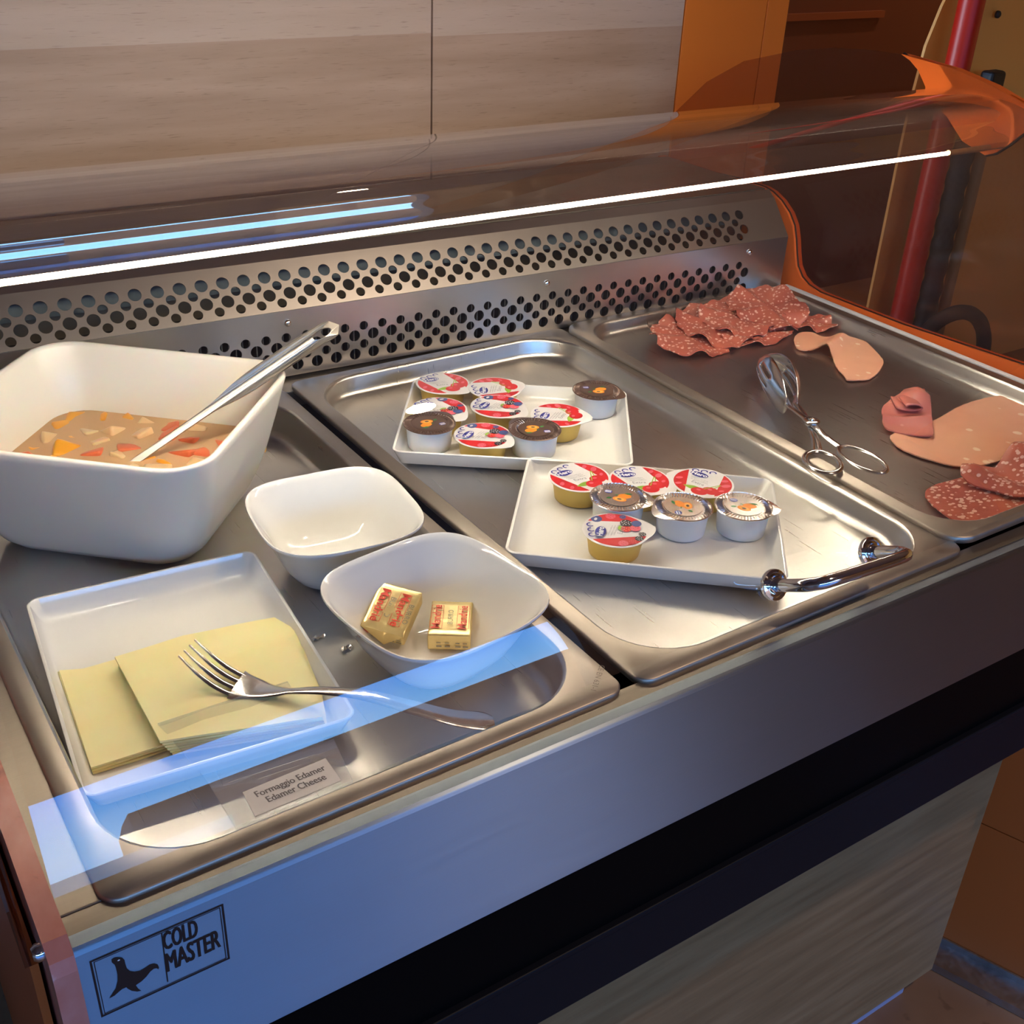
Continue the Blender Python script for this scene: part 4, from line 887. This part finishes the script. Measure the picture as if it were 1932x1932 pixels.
slice_('salami_slice', 'salami slice at the far left of the ruffled row', GS, (0.772, 0.452), 0.050, 0.044, 0.3, ZF + 0.008, 'salami', 0.0036, 1, lean=(-0.02, 0.16), rag=0.05)
slice_('salami_slice', 'second salami slice from the left in the ruffled row', GS, (0.812, 0.460), 0.050, 0.044, 1.2, ZF + 0.013, 'salami', 0.0042, 2, lean=(0.12, 0.06), rag=0.05)
slice_('salami_slice', 'third salami slice from the left in the ruffled row', GS, (0.850, 0.462), 0.051, 0.042, 0.2, ZF + 0.015, 'salami', 0.0046, 3, lean=(0.0, 0.17), rag=0.05)
slice_('salami_slice', 'salami slice standing highest at the right of the row', GS, (0.896, 0.462), 0.048, 0.044, -0.2, ZF + 0.020, 'salami', 0.0044, 4, lean=(0.05, 0.24), rag=0.06)
slice_('salami_slice', 'rolled salami end beside the small mortadella slice', GS, (0.930, 0.428), 0.034, 0.022, -0.5, ZF + 0.009, 'salami', 0.0040, 5, lean=(-0.1, 0.18), rag=0.06)
slice_('salami_slice', 'salami slice poking out under the front of the row', GS, (0.850, 0.430), 0.048, 0.026, 0.0, ZF + 0.006, 'salami', 0.0040, 6, lean=(0.0, 0.12), rag=0.06)
def smooth_loop(pts, n=5):
    q = [Vector((x, y, 0)) for x, y in pts]; out = []; m_ = len(q)
    for i in range(m_):
        a_, b_, c_, d_ = q[i - 1], q[i], q[(i + 1) % m_], q[(i + 2) % m_]
        for k in range(n):
            t = k / n; v_ = 0.5 * ((2 * b_) + (-a_ + c_) * t + (2 * a_ - 5 * b_ + 4 * c_ - d_) * t * t + (-a_ + 3 * b_ - 3 * c_ + d_) * t ** 3)
            v_ += Vector((noise.noise(v_ * 260), noise.noise(v_ * 260 + Vector((5, 5, 5))), 0)) * 0.0008
            out.append((v_.x, v_.y))
    return out
def bump2(cx, cy, r, h): return lambda x, y: h * math.exp(-((x - cx) ** 2 + (y - cy) ** 2) / (r * r))
def ridge(x0, y0, x1, y1, wd, h):
    L_ = math.hypot(x1 - x0, y1 - y0); nx, ny = -(y1 - y0) / L_, (x1 - x0) / L_
    return lambda x, y: h * math.exp(-(((x - x0) * nx + (y - y0) * ny) / wd) ** 2)
def addf(*fs): return lambda x, y: sum(g(x, y) for g in fs)
M1 = [(0.8807, 0.4019), (0.8974, 0.4107), (0.9074, 0.4081), (0.9109, 0.4), (0.9105, 0.39), (0.9197, 0.3789), (0.9289, 0.3705), (0.9442, 0.367), (0.9484, 0.3568), (0.9352, 0.3317), (0.9205, 0.3085), (0.8957, 0.2919), (0.8691, 0.282), (0.8531, 0.2858), (0.8444, 0.2909), (0.8497, 0.2986), (0.8586, 0.317), (0.8746, 0.3385), (0.8848, 0.358), (0.8885, 0.3700), (0.8820, 0.3725), (0.8680, 0.3700), (0.8628, 0.3782), (0.8696, 0.3892)]
M2 = [(0.7802, 0.1785), (0.807, 0.1803), (0.8292, 0.1789), (0.8576, 0.1824), (0.8964, 0.1896), (0.9279, 0.1906), (0.9600, 0.1836), (0.9650, 0.1600), (0.9580, 0.1349), (0.9400, 0.1113), (0.9072, 0.0972), (0.8598, 0.0941), (0.8159, 0.0945), (0.7857, 0.1046), (0.7715, 0.1252), (0.7657, 0.1484), (0.7686, 0.1641)]
S1 = [(0.7108, 0.0837), (0.7231, 0.0886), (0.7423, 0.0899), (0.7619, 0.0868), (0.78, 0.0807), (0.7861, 0.0656), (0.7966, 0.0477), (0.8015, 0.0339), (0.7907, 0.0231), (0.7516, 0.0205), (0.7288, 0.0195), (0.7114, 0.0213), (0.6967, 0.0296), (0.6947, 0.0448), (0.6992, 0.0637), (0.7044, 0.0758)]
S2 = [(0.754, 0.082), (0.7698, 0.0936), (0.7931, 0.0973), (0.7857, 0.0852), (0.7986, 0.0807), (0.8311, 0.0891), (0.8532, 0.0954), (0.8743, 0.0904), (0.8715, 0.060), (0.8409, 0.0304), (0.7969, 0.0264), (0.7692, 0.0346), (0.7606, 0.0522), (0.7526, 0.0674)]
HM = [(0.8049, 0.2112), (0.8208, 0.2229), (0.8537, 0.2315), (0.8704, 0.2387), (0.8817, 0.2307), (0.8951, 0.2332), (0.8690, 0.2080), (0.8400, 0.1806), (0.8128, 0.1566), (0.8022, 0.156), (0.794, 0.1674), (0.7884, 0.1795), (0.7854, 0.1893), (0.7930, 0.2010)]
def cut(nm, pts, z, m, lb, gr, dome=None, wav=0.0012, seed=0, th=0.0012): return slab_poly(nm, smooth_loop(pts), z, th, m, wav=wav, seed=seed, dome=dome, rings=14, label=lb, cat='sliced meat', group=gr)
cut('mortadella_slice', M1, ZF + 0.0035, 'mortadella', 'small twisted mortadella slice beside the salami row', 'mortadella slices', addf(ridge(0.925, 0.3735, 0.872, 0.352, 0.009, 0.0085), bump2(0.905, 0.395, 0.02, 0.002)), 0.001, 7)
cut('mortadella_slice', M2, ZF + 0.0030, 'mortadella', 'large mortadella slice spread at the front right', 'mortadella slices', None, 0.0008, 8)
cut('ham_slice', HM, ZF + 0.0050, 'ham', 'folded pink ham slice between the tongs and large mortadella', 'ham', addf(bump2(0.855, 0.212, 0.020, 0.013), ridge(0.795, 0.205, 0.850, 0.170, 0.006, 0.004), bump2(0.875, 0.228, 0.010, 0.006)), 0.004, 9)
V, F = [], []
for k in range(29):   # rolled inner fold of the ham
    u = k / 28; a_ = 0.4 + u * 5.2; r_ = 0.0055 + 0.0085 * u
    for j in range(7):
        t = j / 6 - 0.5; c_ = Vector((0.8345, 0.2060, ZF + 0.0130)); ax_ = Vector((-0.62, -0.78, 0.12)).normalized(); s1 = ax_.cross(Vector((0, 0, 1))).normalized(); s2 = s1.cross(ax_)
        p_ = c_ + ax_ * (t * 0.030 - 0.006 * u) + s1 * r_ * 1.15 * math.cos(a_) + s2 * r_ * 0.42 * math.sin(a_)
        p_.z = max(p_.z, ZF + 0.009); V.append(tuple(p_))
for k in range(28):
    for j in range(6): a_ = k * 7 + j; F.append((a_, a_ + 1, a_ + 8, a_ + 7))
o = obj('ham_fold', V, F, 'ham', smooth=80); q_ = o.modifiers.new('solid', 'SOLIDIFY'); q_.thickness = 0.0013; tag(o, 'inner rolled fold on top of the pink ham slice', 'sliced meat', 'ham')
GL = 'large salami slices at the front right'
cut('salami_slice', S1, ZF + 0.0050, 'salami2', 'large salami slice lying nearest the pan front', GL, bump2(0.775, 0.070, 0.02, 0.003), 0.0016, 13)
cut('salami_slice', S2, ZF + 0.0105, 'salami2', 'large crumpled salami slice behind the nearest one', GL, addf(bump2(0.768, 0.082, 0.014, 0.009), bump2(0.835, 0.080, 0.022, 0.013), ridge(0.79, 0.10, 0.80, 0.03, 0.008, -0.004)), 0.003, 14)

# ------------------------------------------------------------------ serving tongs
tg = thing('serving_tongs', 'scissor shaped steel serving tongs with slotted scoops', 'tongs', (0.735, 0.24, ZF))
TZ = ZF + 0.006
def arm(name, pts, ws, z0, z1):
    n = len(pts); P3 = [Vector((x, y, TZ + z0 + (z1 - z0) * i / (n - 1))) for i, (x, y) in enumerate(pts)]; P3 = crom(P3, 5); m_ = len(P3)
    fl = []
    for i in range(m_):
        u = i / (m_ - 1) * (len(ws) - 1); k = min(int(u), len(ws) - 2); fl.append((ws[k] + (ws[k + 1] - ws[k]) * (u - k), 0.0011))
    v, f = tube(P3, 0, 10, flat=fl); return v, f
def loop(c, rx, ry, rot, w_, z):
    rr = []; N = 36
    for k in range(N):
        a_ = 2 * PI * k / N; d_ = Vector((math.cos(a_) * rx * math.cos(rot) - math.sin(a_) * ry * math.sin(rot), math.cos(a_) * rx * math.sin(rot) + math.sin(a_) * ry * math.cos(rot), 0)); dn = d_.normalized()
        rr.append([tuple(Vector((c[0], c[1], z)) + d_ + dn * w_ * math.cos(b_) + Vector((0, 0, 1)) * 0.0016 * math.sin(b_)) for b_ in [j * PI / 4 for j in range(8)]])
    return loft(rr + [rr[0]], False, False)
def arm3(pts, ws):
    P3 = crom(pts, 6); m_ = len(P3); fl = []
    for i in range(m_):
        u = i / (m_ - 1) * (len(ws) - 1); k = min(int(u), len(ws) - 2); fl.append((ws[k] + (ws[k + 1] - ws[k]) * (u - k), 0.0012))
    return tube(P3, 0, 12, flat=fl)
def loop(c, rx, ry, rot, w_, z):
    rr = []; N = 40
    for k in range(N):
        a_ = 2 * PI * k / N; cr_, sr_ = math.cos(rot), math.sin(rot); x, y = math.cos(a_) * rx, math.sin(a_) * ry
        d_ = Vector((x * cr_ - y * sr_, x * sr_ + y * cr_, 0)); nx, ny = math.cos(a_) * ry, math.sin(a_) * rx; dn = Vector((nx * cr_ - ny * sr_, nx * sr_ + ny * cr_, 0)).normalized()
        rr.append([tuple(Vector((c[0], c[1], z)) + d_ + dn * w_ * math.cos(b_) + Vector((0, 0, 1)) * 0.0015 * math.sin(b_)) for b_ in [j * PI / 5 for j in range(10)]])
    return loft(rr + [rr[0]], False, False)
pv = (0.6970, 0.2054)
a1 = arm3([(0.7225, 0.2485, 0.0085), (0.7135, 0.2320, 0.0090), (0.6970, 0.2054, 0.0100), (0.6800, 0.1830, 0.0090), (0.6650, 0.1660, 0.0080)], (0.0030, 0.0032, 0.0042, 0.0038, 0.0050))
l1 = loop((0.6535, 0.1495), 0.0200, 0.0148, math.radians(56), 0.0027, 0.0085)
v, f = join([a1, l1]); obj('arm', v, f, 'cutlery', tg, smooth=True)
a2 = arm3([(0.7120, 0.2500, 0.0085), (0.7060, 0.2330, 0.0105), (0.6970, 0.2054, 0.0125), (0.6910, 0.1830, 0.0105), (0.6895, 0.1640, 0.0085)], (0.0030, 0.0032, 0.0042, 0.0036, 0.0034))
l2 = loop((0.6880, 0.1360), 0.0262, 0.0140, math.radians(83), 0.0022, 0.0085)
v, f = join([a2, l2]); obj('arm', v, f, 'cutlery', tg, smooth=True)
TZ = 0.0060
v, f = loft([[(pv[0] + r * math.cos(a_), pv[1] + r * math.sin(a_), TZ + z) for a_ in [k * PI / 12 for k in range(24)]] for r, z in ((0.0072, 0.0055), (0.0078, 0.0070), (0.0078, 0.0085), (0.0068, 0.0092), (0.0034, 0.0094), (0.0030, 0.0108), (0.0010, 0.0112))])
obj('pivot', v, f, 'cutlery', tg, smooth=True)
def scoop(base, head, sgn, L=0.122, Hh=0.0170, bulge=0.015):
    ax_ = Vector((math.cos(head), math.sin(head), 0)); sd = Vector((-ax_.y, ax_.x, 0)) * sgn; V, F = [], []; nu, nv = 26, 13
    for i in range(nu + 1):
        u = i / nu; prof = (math.sin(PI * min(1, u ** 0.72)) ** 0.75) if 0 < u < 1 else 0.0; hh = Hh * prof + 0.0025 * (1 - u); bl = bulge * math.sin(PI * u) ** 0.8
        for j in range(nv + 1):
            t = j / nv * 2 - 1
            p_ = Vector(base) + ax_ * L * u + sd * (bl * (1 - 0.75 * t * t) ) + Vector((0, 0, hh * t + 0.014 * (1 - u) * 0 + 0.006 * math.sin(PI * u)))
            V.append(tuple(p_))
    for i in range(nu):
        for j in range(nv):
            if j in (3, 6, 9) and 8 <= i <= 17 - (2 if j == 9 else 0): continue
            a_ = i * (nv + 1) + j; F.append((a_, a_ + 1, a_ + nv + 2, a_ + nv + 1))
    o = obj('scoop', V, F, 'cutlery', tg, smooth=80); s = o.modifiers.new('solid', 'SOLIDIFY'); s.thickness = 0.0011; s.offset = 0; return o
scoop((0.7120, 0.2490, ZF + 0.0175), math.radians(57), 1); scoop((0.7225, 0.2470, ZF + 0.0180), math.radians(60), -1)
sc.render.film_transparent = False
